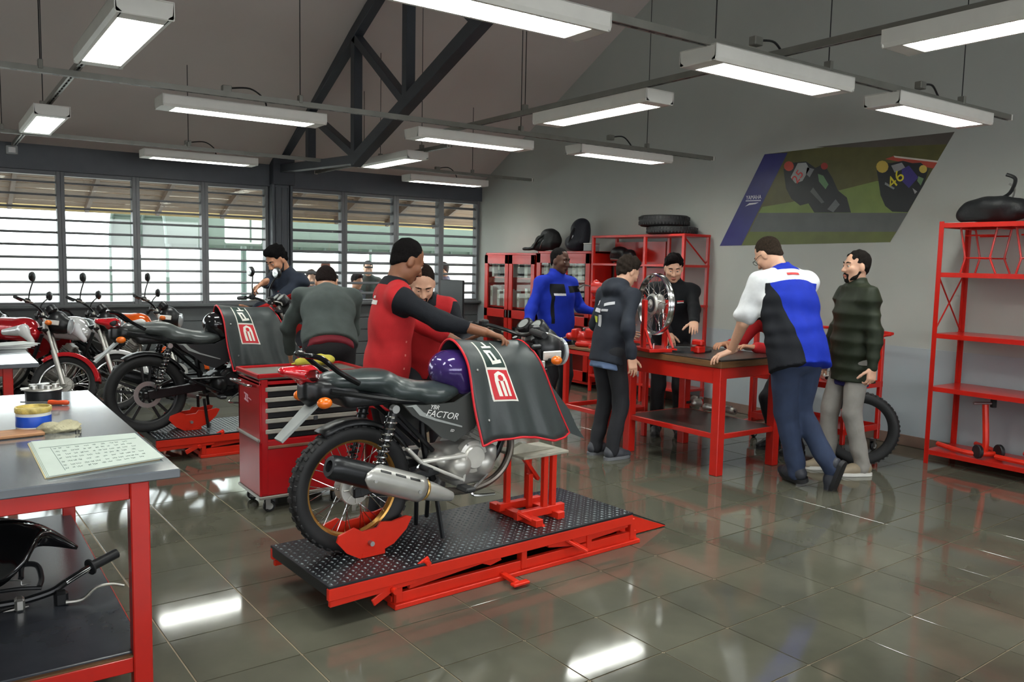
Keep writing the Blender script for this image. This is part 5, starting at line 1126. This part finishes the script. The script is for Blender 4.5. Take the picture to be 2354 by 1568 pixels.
# bearded man behind him
person('bearded man in red and black shirt half hidden behind the near mechanic', (2.86,5.09,0), -125, 1.70, lean=30, head=(38,10,0), skin_='light', hair=(40,30,26), hairstyle='buzz', beard=1, Lw=V3(2.75,4.45,1.05), Rw=V3(2.45,4.75,1.0), sleeve=1.6, top=dict(mats=[red_cloth, blk_cloth], paint=paint_sleeves))
# stooping man
person('man in grey green fleece stooping with his back to the viewer', (2.36,5.62,0), 70, 1.76, lean=46, pel=(0,-.06,.06), head=(52,0,0), skin_='tan', hair=(40,32,30), hairstyle='short', top=dict(col=(74,82,80)), Lw=V3(2.30,6.25,.86), Rw=V3(2.66,6.12,.86), pants=((26,26,30),.75), hem=.03, girth=1.15, Lp=(-.9,-.2,.2), Rp=(.9,-.2,.2), undershirt=(120,30,44))
# man at the black motorcycle
o, J = person('man in dark jacket with red lower panel working on the black motorcycle', (2.87,7.6,0), -158, 1.77, lean=15, head=(36,-4,0), skin_='tan', hair=(18,17,18), hairstyle='full', beard=(40,32,30), Rw=atd(596,652,7.1), Rh=-RGT*.8+V3(0,0,-.55), Rn=V3(0,0,-1), curlR=.5, Lw=V3(2.35,7.3,1.12), Rp=(.8,-.2,-.3), top=dict(mats=[clothm('navy dark', (40,46,58)), clothm('dark red panel', (176,36,34))], paint=lambda L, C_, J: ((L[:,2] < -.13) & (L[:,0] < .02)).astype(int)))
# man in blue jacket
def p_blue(L, C_, J):
    fm = np.zeros(len(L), int); front = L[:,1] > .03
    fm[front & (L[:,2] < -.065) & (L[:,2] > -.155) & (L[:,0] > -.0) & (L[:,0] < .15)] = 1; fm[(L[:,2] < -.075) & (L[:,0] > .118) & (L[:,0] < .15) & (L[:,2] > -.45) & front] = 1
    fm[front & (L[:,2] < -.155) & (L[:,2] > -.177) & (L[:,0] > -.0) & (L[:,0] < .125)] = 2; fm[front & (L[:,2] < -.085) & (L[:,2] > -.15) & (L[:,0] < -.05)] = 1
    fm[(L[:,2] > -.01) & (np.abs(L[:,0]) < .1)] = 0
    return fm
person('stout man in a bright blue jacket with black and white chest stripe', (5.11,6.48,0), -88, 1.76, lean=2, head=(8,14,0), skin_='dark', hair=(28,26,26), hairstyle='buzz', top=dict(mats=[clothm('royal blue', (26,48,164)), clothm('black yoke', (24,26,32)), clothm('white band', (222,224,230))], paint=p_blue), girth=1.22, Rw=V3(4.62,6.35,.86), Lw=V3(5.42,6.25,1.12), collar=2, pants=((24,25,30),.7), La=(-.1,.0,.085), Ra=(.12,.02,.085))
# hooded youth
o, J = person('youth in a dark printed hoodie standing with his back to the viewer', (4.57,5.07,0), -2, 1.70, lean=11, head=(26,-4,0), skin_='light', hair=(52,44,38), hairstyle='full', top=dict(col=(42,46,54)), hood=True, collar=False, girth=1.06, Rw=atd(1452,822,6.55), Lw=V3(4.86,5.22,1.02), Lp=(-.5,-.5,-.8), pants=((30,31,36),.8), undershirt=(96,116,150), hem=.12, shoes=((66,68,74),(110,112,116)), curlR=.3)
for c, q in (((206,204,208),((-.16,-.20),(-.02,-.22),(-.02,-.255),(-.16,-.235))),((190,198,50),((-.16,-.27),(-.06,-.285),(-.06,-.335),(-.16,-.32))),((196,196,200),((-.14,-.14),(-.09,-.14),(-.08,-.185),(-.15,-.185))),((190,190,194),((.0,-.17),(.09,-.14),(.10,-.165),(.01,-.195))),((186,186,190),((-.01,-.22),(.06,-.215),(.06,-.235),(-.01,-.24))),((178,178,182),((-.04,-.27),(.0,-.27),(.0,-.37),(-.04,-.36)))):
    decal(o, 'back_print', M('print %s' % str(c), c, .7), J, q, (0,-1,0))
# man in black jacket
o, J = person('dark-haired man in a black zip jacket behind the workbench', (5.68,5.44,0), -138, 1.73, lean=10, head=(22,6,0), skin_='light', hair=(26,22,22), hairstyle='quiff', top=dict(col=(24,25,28)), Lw=atd(1598,778,6.95), Rw=V3(5.33,5.12,.96), collar=2, girth=1.08, Rn=V3(0,0,-1), Ln=V3(0,0,-1), pants=((26,27,30),.8))
decal(o, 'chest_print', M('red print', (186,44,44), .6), J, ((-.11,-.13),(-.05,-.13),(-.05,-.14),(-.11,-.14)), (0,1,0)); decal(o, 'chest_print', wprint, J, ((-.11,-.143),(-.05,-.143),(-.05,-.152),(-.11,-.152)), (0,1,0))
# leaning man in blue, white and black
def p_polo(L, C_, J):
    fm = np.ones(len(L), int); back = L[:,1] < .02
    fm[(L[:,0] > -.165+.2*np.clip(-(L[:,2]+.12), 0, .5)) & (L[:,2] < -.11)] = 0
    fm[(L[:,2] > -.115-.0*np.abs(L[:,0]))] = 2
    for S_, E_ in (('SHL','LE'),('SHR','RE')):
        d1, t1 = nearseg(C_, J[S_], J[E_]); fm[(d1 < .115) & (np.abs(L[:,0]) > .195) & (L[:,2] > -.4)] = 2
    fm[(L[:,2] > -.02) & (np.abs(L[:,0]) < .085)] = 0
    return fm
o, J = person('big man in blue, white and black polo leaning one hand on the workbench', (5.22,3.64,0), 72, 1.93, lean=22, pel=(-.15,-.08,.0), head=(38,24,0), skin_='light', hair=(58,48,40), hairstyle='buzz', beard=None, glasses=True, girth=1.24, sleeve=.78, top=dict(mats=[clothm('royal blue', (26,48,164)), clothm('black side', (26,28,33)), clothm('white yoke', (218,220,222))], paint=p_polo),
  Lw=V3(4.93,4.10,.965), Rw=V3(5.66,4.30,.93), Lp=(-.5,-.9,.1), Ln=V3(0,0,-1), Lh=V3(-.55,.35,-.25), curlL=.35, folds_amp=.009, pants=((46,58,84),.85), shoes=((52,54,62),(34,34,36)), hem=.14, La=(-.02,.02,.085), Ra=(.13,-.16,.17), Rt=(-.1,.3,-.95), Rk=(-.3,1,0), Lk=(-.4,1,0), collar=1)
decal(o, 'back_print', M('red print', (186,64,54), .6), J, ((-.045,-.055),(.045,-.055),(.045,-.075),(-.045,-.075)), (0,-1,0))
# man in green puffer jacket
o, J = person('bearded man in a dark green puffer jacket and grey track pants', (5.90,3.71,0), 152, 1.75, lean=0, head=(0,0,0), skin_='light', hair=(34,30,28), hairstyle='short', beard=1, top=dict(col=(40,46,34), rough=.45), puffy=True, collar=2, girth=1.08, Lw=V3(5.74,3.43,.735), Rw=V3(5.98,4.02,.76), pants=((146,142,136),.85), shoes=((150,136,114),(226,224,216)), hem=.19, undershirt=(34,34,90), La=(-.13,-.06,.085), Ra=(.10,.10,.085), curlL=.75)
# bent person in red behind the bench
person('person in a red work shirt bent over the bench behind the big man', (6.15,4.42,0), 170, 1.70, lean=40, pel=(0,-.05,-.08), head=(40,0,0), skin_='tan', hair=(30,26,24), top=dict(mats=[red_cloth]), Lw=V3(5.55,4.38,.94), Rw=V3(5.54,4.68,.94), Ln=V3(0,0,-1), Rn=V3(0,0,-1), pants=((24,24,28),.8), La=(-.14,.05,.085), Ra=(.14,.05,.085))
# people outside, seen through the right-hand windows
for i, (px, py, dep, face, col, hr, pc_, lb) in enumerate(((715,640,12.6,-100,(120,112,120),(60,50,46),'light','seated person with long brown hair outside the window, leftmost of the group'),(749,618,14.3,-120,(60,58,64),(84,50,40),'light','standing person with reddish hair outside the window'),(765,648,13.3,-90,(70,62,70),(40,34,34),'tan','seated person in dark clothes outside, below the one with reddish hair'),
  (817,648,12.6,-60,(44,46,54),(34,32,34),'tan','person in black outside the window, head low beside the mullion'),(846,618,13.0,-110,(66,74,70),(52,54,52),'light','person in a dark cap and grey green top outside'),(1022,622,12.9,160,(104,100,116),(70,64,62),'tan','person in a mauve grey coat outside the window by the corner'),(905,640,13.4,-100,(70,70,76),(40,36,34),'tan','person outside hidden behind the head of the near mechanic'))):
    hc = atd(px, py, dep+.9); hz = hc.z+.10; pelz = -(1.66-hz) 
    person(lb, (hc.x, hc.y, -.1 if pelz > -.25 else -.1), face, 1.70, pel=(0,0,min(0, pelz+.1)), head=(12,0,0), skin_=pc_, hair=hr, hairstyle='full' if i != 4 else 'short', brim=(i == 4), top=dict(col=col), coarse=True, La=(-.12,.30 if pelz < -.25 else 0,.085), Ra=(.12,.34 if pelz < -.25 else 0,.085))
# ================================================================== smaller things
def blob(par, nm, mat, prims, res=.01, amp=0, seed=1, f=40):
    s_ = SDF()
    for p in prims:
        if len(p) == 3: s_.cap(p[0], p[1], p[2], None, .03)
        else: s_.ell(p[0], p[1], .03)
    return s_.build(nm, mat, par, res, folds(amp, seed, f) if amp else None)
# --- wheel on its truing stand
p = atz(1503, 806, .895); ws = thing('truing_stand', 'red wheel truing stand on the workbench in front of the man in black', 'wheel stand', (p.x, p.y, .895), math.radians(-14))
MB().box((0,0,.014),(.26,.30,.028),.004).build('base', m_red, ws, smooth=0)
for x in (-.10,.10): MB().box((x,0,.22),(.03,.05,.40),.004).build('upright', m_red, ws, smooth=0)
for x in (-.10,.10): MB().bar((x,-.13,.03),(x,-.01,.2),.02,.012,.002).build('brace', m_red, ws, smooth=0)
for y in (-.11,.11): MB().cyl((.06,y,.028),(.06,y,.05),.014).build('levelling_knob', m_chrome, ws)
wl = thing('bare_wheel', 'bare spoked wheel held in the red truing stand on the workbench', 'wheel', (p.x, p.y, .895+.385), math.radians(-14))
def rimwheel(par, R_, ax=(1,0,0)):
    MB().lathe([(R_,-.028),(R_+.004,-.02),(R_-.012,-.016),(R_-.018,0),(R_-.012,.016),(R_+.004,.02),(R_,.028),(R_-.012,.024),(R_-.026,0),(R_-.012,-.024)],(0,0,0),ax,56,True).build('rim', m_chrome, par)
    x_, y_, z_ = frame(ax); q = MB()
    for k in range(36):
        a = 2*math.pi*k/36; b_ = a+(.4 if k % 4 < 2 else -.4); s__ = .03 if k % 2 else -.03
        q.cyl((x_*math.cos(b_)+y_*math.sin(b_))*.075+z_*s__, (x_*math.cos(a)+y_*math.sin(a))*(R_-.02), .002, n=5, cap=False)
    q.build('spokes', m_chrome, par, kind='stuff')
    MB().lathe([(0,-.06),(.02,-.06),(.022,-.05),(.08,-.045),(.088,-.03),(.07,-.02),(.07,.02),(.085,.03),(.08,.045),(.022,.05),(.02,.06),(0,.06)],(0,0,0),ax,30).build('hub', m_silver, par)
    MB().lathe([(.04,-.047),(.068,-.0475),(.068,-.05),(.04,-.05)],(0,0,0),ax,26,True).build('drum_ring', m_bplast, par); MB().cyl(Vector(ax)*-.11, Vector(ax)*.11, .007).build('axle', m_steel, par)
rimwheel(wl, .25)
q = atz(1575, 806, .895); mt_ = thing('rubber_mat', 'round black rubber tray lying on the workbench top', 'tray', (q.x, q.y, .8955)); MB().lathe([(0,.006),(.2,.006),(.205,.016),(.215,.016),(.215,0),(0,0)],(0,0,0),(0,0,1),40).build('tray', m_blk, mt_)
q = atz(1604, 812, .895); cl = thing('bench_clamp', 'small red clamp on the workbench edge beside the pale hand', 'clamp', (q.x, q.y, .896)); MB().box((0,0,.03),(.09,.09,.06),.01).build('body', m_red, cl, smooth=0); MB().box((0,0,.085),(.05,.11,.05),.012).build('jaw', m_red, cl, smooth=0); MB().cyl((-.08,0,.06),(.0,0,.06),.01).build('screw', m_steel, cl)
# parts lying on the bench top and its lower shelf
def engine_part(label, px, py, h, s=1, rot=0, grp='loose engine parts'):
    q = atz(px, py, h); t = thing('engine_part', label, 'engine part', (q.x, q.y, h+.001), rot, grp)
    blob(t, 'casting', m_alu, [((-.05*s,0,.035*s),(.05*s,0,.04*s),.034*s),((.04*s,.03*s,.05*s),(.035*s,.03*s,.035*s)),((0,-.03*s,.03*s),(.05*s,.03*s,.03*s))], .008)
    MB().lathe([(.018*s,0),(.03*s,0),(.03*s,.012*s),(.018*s,.012*s)],(.045*s,-.02*s,.062*s),(.3,.2,1),18,True).build('bearing_ring', m_steel, t); MB().cyl((-.05*s,.0,.05*s),(-.11*s,.04*s,.045*s),.011*s).build('shaft', m_bplast, t)
    return t
engine_part('silver carburettor body on the bench top by the hands', 1690, 800, .895, .7, .5); engine_part('pale casting on the bench top right of the bare arm', 1722, 806, .895, .6, 2)
engine_part('silver casting on the bench lower shelf, left of the leg', 1598, 935, .322, 1.1, .4); engine_part('small silver part on the lower shelf right of the leg', 1680, 952, .322, .8, 1.4); engine_part('bright part at the back of the bench lower shelf', 1632, 945, .322, .8, 2.2); engine_part('dark streaked part at the left end of the lower shelf', 1452, 930, .322, .9, 1)
engine_part('engine casting on the upper tray of the wall trolley', 1905, 880, .583, 1.3, .8); engine_part('small casting beside the engine casting on the wall trolley', 1925, 872, .583, .9, 2)
# red tubular frame behind the bench
fr2 = thing('frame_stand', 'red square frame standing behind the bench against the wall', 'frame', (7.02, 5.29, 0), math.radians(90))
for x in (-.22,.22): MB().box((x,0,.66),(.045,.045,1.3),.004).build('upright', m_red, fr2, smooth=0)
MB().box((0,0,1.325),(.485,.045,.045),.004).build('crossbar', m_red, fr2, smooth=0); MB().box((0,0,.5),(.44,.04,.04),.004).build('crossbar', m_red, fr2, smooth=0)
for x in (-.22,.22): MB().box((x,0,.012),(.05,.4,.024),.004).build('foot', m_red, fr2, smooth=0)
# tyres
def tyre(label, loc, R_, w, rot, grp='loose tyres'):
    t = thing('tyre', label, 'tyre', loc, 0, grp); t.rotation_euler = rot
    n = [(R_*.72,-w*.5),(R_*.8,-w*.9),(R_*.9,-w),(R_*.97,-w*.8),(R_,-w*.3),(R_,w*.3),(R_*.97,w*.8),(R_*.9,w),(R_*.8,w*.9),(R_*.72,w*.5),(R_*.75,w*.35),(R_*.86,w*.8),(R_*.94,w*.5),(R_*.94,-w*.5),(R_*.86,-w*.8),(R_*.75,-w*.35)]
    MB().lathe(n,(0,0,0),(0,0,1),48,True).build('carcass', m_tyre, t, 50); q = MB()
    for k in range(48):
        a = 2*math.pi*k/48
        for s__ in (-.5,.5): q.box(((R_*.995)*math.cos(a+s__*.06),(R_*.995)*math.sin(a+s__*.06),s__*w*.9),(.01,.018,w*.6),.002,Matrix.Rotation(a,3,'Z'))
    q.build('tread', m_tyre, t, 0, kind='stuff'); return t
tyre('lower black tyre lying on top of the red rack', (7.0, 6.75, 1.956+.045), .29, .042, (0,0,0)); tyre('upper fat black tyre lying on top of the red rack', (6.98, 6.86, 2.0445+.065), .29, .062, (0,0,0))
tyre('black tyre standing on the floor behind the man in green', (6.19,3.79,.302), .30, .05, (math.radians(90),0,math.radians(-53)))
# bags
m_bag = M('black nylon bag', (22,24,26), .6, var=.15, bump=.25, bscale=60); m_bag2 = M('dark navy bag', (26,28,38), .6, var=.15, bump=.25, bscale=60)
def bag(label, loc, prims, mat, strap, amp=.008, rot=0):
    t = thing('backpack', label, 'bag', loc, rot, 'bags'); blob(t, 'body', mat, prims, .012, amp, 4, 26); MB().tube(spline(strap,6),.014,6).build('strap', m_bplast, t); MB().tube(spline([(p[0]+.02,p[1]*.6,p[2]*.8) for p in strap],6),.007,6).build('zip', m_steel, t); return t
bag('black slumped backpack on the corner cabinet', (7.02,8.98,1.778), [((0,.25,.1),(0,-.02,.12),.11),((0,.30,.06),(.10,.14,.07)),((-.02,.05,.2),(.09,.18,.1)),((-.1,.44,.02),(.04,.12,.02))], m_bag, [(-.11,.3,.03),(-.13,.15,.16),(-.06,.02,.24)])
bag('dark navy upright backpack on the red cabinet', (7.03,8.42,1.778), [((0,.0,.12),(0,0,.27),.13),((-.06,.05,.1),(.09,.16,.11)),((0,-.03,.33),(.09,.12,.09))], m_bag2, [(-.13,.08,.05),(-.15,.0,.22),(-.06,-.05,.36)])
pb = thing('silver_box', 'small silver box beside the bags on the red cabinet', 'box', (6.98,8.13,1.766)); MB().box((0,0,.045),(.14,.16,.09),.006).build('body', m_greyp, pb, smooth=0); MB().box((0,0,.097),(.145,.165,.014),.004).build('lid', m_alu, pb, smooth=0)
bag('black backpack with a raised strap on top of the right shelf unit', (6.98,3.10,2.003), [((0,.34,.07),(0,-.02,.08),.08),((.0,.12,.12),(.12,.24,.08)),((0,-.08,.07),(.09,.08,.06))], m_bag, [(0,.1,.17),(0,.02,.22),(-.02,-.02,.32),(-.04,.04,.36)])
ps = thing('paper_sheet', 'white paper sheet under the backpack on the right shelf unit', 'paper', (6.84,3.37,1.988)); MB().box((0,0,.0008),(.16,.22,.0012)).build('sheet', m_white, ps, smooth=0)
eb = thing('lamp_unit', 'black headlamp unit on the upper rack shelf', 'headlamp', (7.0,7.55,1.615)); blob(eb, 'housing', m_bplast, [((0,-.12,.1),(0,.14,.09),.075),((-.02,.05,.14),(.1,.12,.07))], .012); MB().tube([(-.08,-.12,.04),(-.09,.12,.05)],.018,8).build('chrome_bar', m_chrome, eb)
# things on the right shelf unit
def wire_rack(label, y):
    t = thing('wire_stand', label, 'stand', (6.98,y,1.588), 0, 'wire stands'); m_ = m_red
    for x in (-.12,.12):
        MB().tube([(x,-.15,0),(x,-.1,.12),(x,-.14,.36)],.008,6).build('side_wire', m_, t); MB().tube([(x,.12,0),(x,.09,.12),(x,.14,.36)],.008,6).build('side_wire', m_, t)
        for z_ in (.12,.3): MB().tube([(x,-.115 if z_ < .2 else -.13,z_),(x,.1,z_)],.007,6).build('rung', m_, t)
    for y_ in (-.14,.14): MB().tube([(-.12,y_,.355),(.12,y_,.355)],.007,6).build('rung', m_, t)
    return t
wire_rack('red wire stand on the second shelf of the right unit, left one', 3.28); wire_rack('red wire stand on the second shelf, cut by the photo edge', 2.86)
def paddock(label, y, rot, tri=False):
    t = thing('paddock_stand', label, 'paddock stand', (6.95,y,.121), rot, 'paddock stands')
    MB().tube(spline([(-.17,.20,.03),(-.12,-.14,.03),(.12,-.14,.03),(.17,.20,.03)],6),.02,8).build('base_loop', m_lred, t); MB().tube(spline([(0,-.14,.03),(0,-.16,.12),(0,-.12,.42)],6),.024,8).build('upright', m_lred, t)
    MB().cyl((-.10,-.12,.43),(.08,-.12,.43),.011).build('lifting_pin', m_steel, t); MB().box((.07,-.12,.43),(.04,.03,.07),.004).build('pin_plate', m_bplast, t, smooth=0)
    for x in (-.09,.09): MB().lathe([(.01,-.016),(.05,-.016),(.055,-.01),(.055,.01),(.05,.016),(.01,.016)],(x,-.2,.056),(1,0,0),22).build('roller', m_blk, t)
    return t
paddock('red paddock stand lying on the lowest shelf, left one', 3.25, math.radians(-30)); paddock('red paddock stand on the lowest shelf, cut by the photo edge', 2.78, math.radians(-12))
# --- foreground table things
ZT = .8505
def tz(px, py, h=0): p = atz(px, py, ZT+h); return p
bk = thing('parts_ledger', 'open stapled sheets of handwriting on the foreground table', 'booklet', tz(215,1050))
c4 = [tz(67,1020)-bk.location, tz(306,1000)-bk.location, tz(372,1056)-bk.location, tz(108,1101)-bk.location]
m_pap = M('pale green paper', (176,187,178), .7, var=.04); m_ink = M('grey ink', (120,132,128), .7, var=0)
for k in range(4):
    off = V3(.004*k-.006, .003*(k % 2)-.002*k, .0022*k); MB().prism([V3(c.x,c.y,0)+off for c in c4], (0,0,.0021)).build('page', m_pap if k else M('tan cover paper', (190,174,132), .7), bk, smooth=0)
def bq(u, v): 
    a = c4[0].lerp(c4[1],u); b_ = c4[3].lerp(c4[2],u); p = a.lerp(b_,v); p.z = .0093; return p+V3(.004,-.004,0)
q = MB(); rnd = random.Random(3)
for v in (.30,.40,.50,.60,.70,.80,.88):
    u = .16
    while u < .86:
        w = rnd.uniform(.02,.05); q.tube([bq(u+w*i/6, v+(.022 if i % 2 else -.022)*rnd.uniform(.3,1)) for i in range(7)], .0007, 4); u += w+rnd.uniform(.008,.05)
q.build('handwriting', m_ink, bk, kind='stuff')
MB().tube([bq(.04,.24), bq(.96,.22)], .0009, 4).build('ruled_line', m_ink, bk); MB().tube([bq(.14,.26), bq(.15,.92)], .0009, 4).build('ruled_line', m_ink, bk)
p = tz(78,988); tn = thing('grease_tin', 'blue and white tin with messy yellow rim on the foreground table', 'tin', (p.x,p.y,ZT)); r_ = .066
MB().lathe([(0,0),(r_*.96,0),(r_,.004),(r_,.022)],(0,0,0),(0,0,1),32).build('base', M('tin white', (206,208,204), .35), tn); MB().lathe([(r_+.0005,.02),(r_+.001,.022),(r_+.001,.062),(r_+.0005,.064)],(0,0,0),(0,0,1),32).build('label', M('tin blue', (24,72,176), .35), tn)
MB().lathe([(r_,.062),(r_,.076),(r_+.001,.077)],(0,0,0),(0,0,1),32).build('upper_band', M('tin white', (206,208,204)), tn); q = MB(); q.lathe([(r_,.076),(r_+.003,.08),(r_+.004,.094),(r_+.002,.1),(r_-.004,.1),(r_-.006,.09),(0,.088)],(0,0,0),(0,0,1),32); q.build('greasy_rim', M('yellow grease', (190,170,96), .4, var=.4, scale=30, bump=.6, bscale=40), tn)
p = tz(45,1000); wd = thing('wood_board', 'small brown wooden board beside the tin', 'board', (p.x-.06,p.y-.01,ZT), .1); MB().box((0,0,.008),(.28,.13,.014),.003).build('plank', M('brown board', (156,112,76), .55, var=.25, scale=5, stretch=(1,9,9)), wd, smooth=0); MB().box((.0,-.02,.001),(.26,.11,.002)).build('felt_pad', m_blk, wd, smooth=0)
p = tz(132,992); rg = thing('crumpled_rag', 'crumpled olive grey rag in front of the tin', 'rag', (p.x,p.y,ZT)); blob(rg, 'cloth', M('rag', (164,158,130), .85, var=.2, bump=.4, bscale=90), [((-.06,0,.008),(.07,.012,.008),.012),((0,.02,.014),(.07,.035,.013)),((.03,-.02,.012),(.05,.03,.012)),((-.03,.0,.025),(.025,.03,.014)),((.04,.02,.03),(.02,.02,.012))], .004, .0035, 6, 330); MB().tube([(.06,-.01,.012),(.085,-.02,.004)],.005,6).build('hem_fold', M('rag', (164,158,130)), rg)
p = tz(178,1000); sp_ = thing('small_clip', 'tiny bent metal clip beside the rag', 'clip', (p.x,p.y,ZT)); MB().tube([(-.006,0,.02),(-.006,0,.003),(.006,0,.003),(.006,0,.02)],.0018,6).build('wire', m_bplast, sp_); MB().ell((.012,.0,.003),(.004,.004,.003)).build('bead', m_bplast, sp_)
p = tz(100,918); cp = thing('clutch_drum', 'black drum with silver casting on top, at the back of the foreground table', 'engine part', (p.x,p.y,ZT)); r_ = .088
MB().lathe([(0,0),(r_*.93,0),(r_*.95,.045),(r_,.048),(r_,.052),(0,.052)],(0,0,0),(0,0,1),36).build('drum', m_bplast, cp)
q = MB(); q.lathe([(.0,.06),(r_*.9,.06),(r_*1.0,.054),(r_,.052)],(0,0,0),(0,0,1),36); q.build('silver_plate', m_alu, cp)
for a in range(5): MB().cyl((.055*math.cos(a*1.26),.055*math.sin(a*1.26),.06),(.055*math.cos(a*1.26),.055*math.sin(a*1.26),.076),.017).build('boss', m_alu, cp)
MB().lathe([(.0,.082),(.03,.08),(.034,.06)],(0,0,0),(0,0,1),20).build('centre_boss', m_steel, cp); MB().bar((-.1,.0,.058),(-.06,0,.06),.03,.012,.003).build('tab', m_alu, cp, smooth=0)
p = tz(110,931); sd_ = thing('screwdriver', 'orange-handled screwdriver lying behind the tin', 'screwdriver', (p.x,p.y,ZT), math.radians(-32)); MB().lathe([(0,0),(.011,.004),(.013,.02),(.010,.05),(.013,.09),(.008,.1),(0,.1)],(0,0,.013),(1,0,0),12).build('handle', M('orange handle', (206,74,32), .35), sd_); MB().cyl((0,0,.013),(-.13,0,.013),.0035).build('shaft', m_steel, sd_)
# handlebar assembly and tank cover on the lower shelf
ZS = .2075
def ats(x, y, d): return atd(x, y, d*1.2)      # the loose parts rest on the shelf, so their depth follows its height
p = atz(70,1350,ZS); hb2 = thing('handlebar_assembly', 'loose black handlebar with grip and lever on the lower shelf', 'handlebar', (0,0,0))
hp = [ats(x, y, d_) for x, y, d_ in ((-90,1404,2.62),(0,1392,2.66),(60,1380,2.70),(120,1360,2.74),(150,1340,2.77),(205,1305,2.84))]
MB().tube(spline(hp,6),.0145,10).build('bar', m_frame, hb2); MB().tube(spline([hp[4], hp[4].lerp(hp[5],.5), hp[5]],4),.0147,10).build('chrome_sleeve', m_chrome, hb2)
ge = ats(268,1272,2.93); MB().tube([hp[5], ge],.021,14).build('grip', m_blk, hb2); d_ = (ge-hp[5]).normalized(); MB().lathe([(.02,0),(.034,.002),(.034,.009),(.02,.011)],hp[5],d_,18).build('grip_flange', m_blk, hb2)
lv = [ats(x, y, dd) for x, y, dd in ((152,1385,2.72),(190,1378,2.74),(220,1352,2.78),(255,1343,2.82),(285,1346,2.85))]; MB().tube(spline(lv,6),[.009-.004*i/24 for i in range(25)],8).build('lever', m_alu, hb2)
MB().box(ats(140,1375,2.73),(.05,.045,.06),.01).build('lever_perch', m_bplast, hb2, smooth=0); MB().box(ats(45,1388,2.68),(.035,.05,.05),.008).build('clamp', m_alu, hb2, smooth=0)
for k, (a, c_) in enumerate((((0,1360),(95,1352)),((0,1412),(65,1395)))): MB().tube(spline([ats(a[0],a[1],2.66), ats((a[0]+c_[0])/2,(a[1]+c_[1])/2-2,2.68), ats(c_[0],c_[1],2.71)],5),.008,8).build('cable', m_chrome if k else m_frame, hb2)
MB().tube(spline([ats(0,1335,2.78), ats(45,1334,2.8), ats(50,1345,2.8), ats(72,1340,2.82)],4),.003,6).build('wire', m_steel, hb2); MB().tube(spline([ats(48,1330,2.8), ats(52,1300,2.85), ats(85,1300,2.86), ats(95,1330,2.82), ats(90,1350,2.78)],5),.011,8).build('hose_loop', m_blk, hb2)
def att(x, y, d): return atd(x, y, d*1.125)
tk = thing('tank_cover', 'glossy black pointed side cover on the lower shelf of the foreground table', 'side cover', (0,0,0)); mgl = M('gloss black shell', (16,16,18), .12, coat=.7)
G = []
topc = spline([att(x,y,d_) for x, y, d_ in ((-60,1215,3.05),(0,1199,3.08),(70,1203,3.12),(120,1222,3.15),(176,1258,3.18))],6); botc = spline([att(x,y,d_) for x, y, d_ in ((-60,1360,2.95),(0,1350,2.95),(55,1300,2.98),(85,1255,3.08),(176,1262,3.17))],6)
nrm = V3(.25,-.6,.5).normalized()
for a, b_ in zip(topc, botc): G.append([a.lerp(b_, j/8)+nrm*.05*math.sin(math.pi*j/8)*min(1,(a-b_).length/.1) for j in range(9)])
o = MB().sheet(G).build('shell', mgl, tk, 80); solid(o, .006); G2 = [[p+V3(-.02,.10,-.015) for p in row] for row in G]; o = MB().sheet(G2).build('inner_shell', m_bplast, tk, 80); solid(o, .006)
MB().tube(spline(topc[::6],4),.008,6).build('edge_seam', mgl, tk)
MB().box(tuple(att(-20,1340,2.98)+V3(0,.05,.07)),(.06,.1,.12),.02).build('mounting_foot', m_bplast, tk, smooth=0)
# papers on the back table, cloth on the trolley, other odds and ends
p = atz(25,800,.851); pa = thing('paper_pile', 'untidy pile of white papers on the back table', 'papers', (p.x-.05,p.y,.8505))
for k in range(5): MB().box((.01*k,-.006*k,.004+.0075*k),(.34,.25,.007),.001,Matrix.Rotation(.15*k-.2,3,'Z')).build('sheet', m_white if k % 2 else M('grey print', (176,180,176), .6), pa, smooth=0)
p = atz(738,835,.88); yc = thing('yellow_cloth', 'yellow cloth lying on top of the tool trolley', 'cloth', (2.12,5.28,.886)); blob(yc, 'cloth', M('yellow cloth', (196,184,70), .85, bump=.3, bscale=90), [((-.12,0,.02),(.12,.02,.02),.024),((0,.02,.03),(.1,.05,.03)),((.06,-.01,.02),(.06,.05,.02))], .007, .007, 8, 50); MB().tube([(-.13,0,.012),(-.16,.02,.006)],.006,6).build('loose_corner', M('yellow cloth', (196,184,70)), yc)
p = aty(26,346,YW-.03); jb = thing('junction_box', 'pale electrical box on the lintel at the far left', 'junction box', (p.x, YW-.081, p.z)); MB().box((0,-.012,0),(.12,.03,.1),.006).build('box', m_greyp, jb, smooth=0); MB().box((0,-.029,0),(.07,.006,.06),.004).build('cover', m_white, jb, smooth=0)
tc_ = thing('red_tray_can', 'small red drum on the far side of the tool trolley', 'drum', (2.52,5.05,0)); MB().lathe([(0,0),(.13,0),(.13,.84),(.135,.85),(.135,.87),(.12,.87),(.12,.86),(0,.86)],(0,0,0),(0,0,1),28).build('body', m_crim, tc_); MB().lathe([(.136,.845),(.139,.85),(.136,.86)],(0,0,0),(0,0,1),28).build('rim', m_steel, tc_)
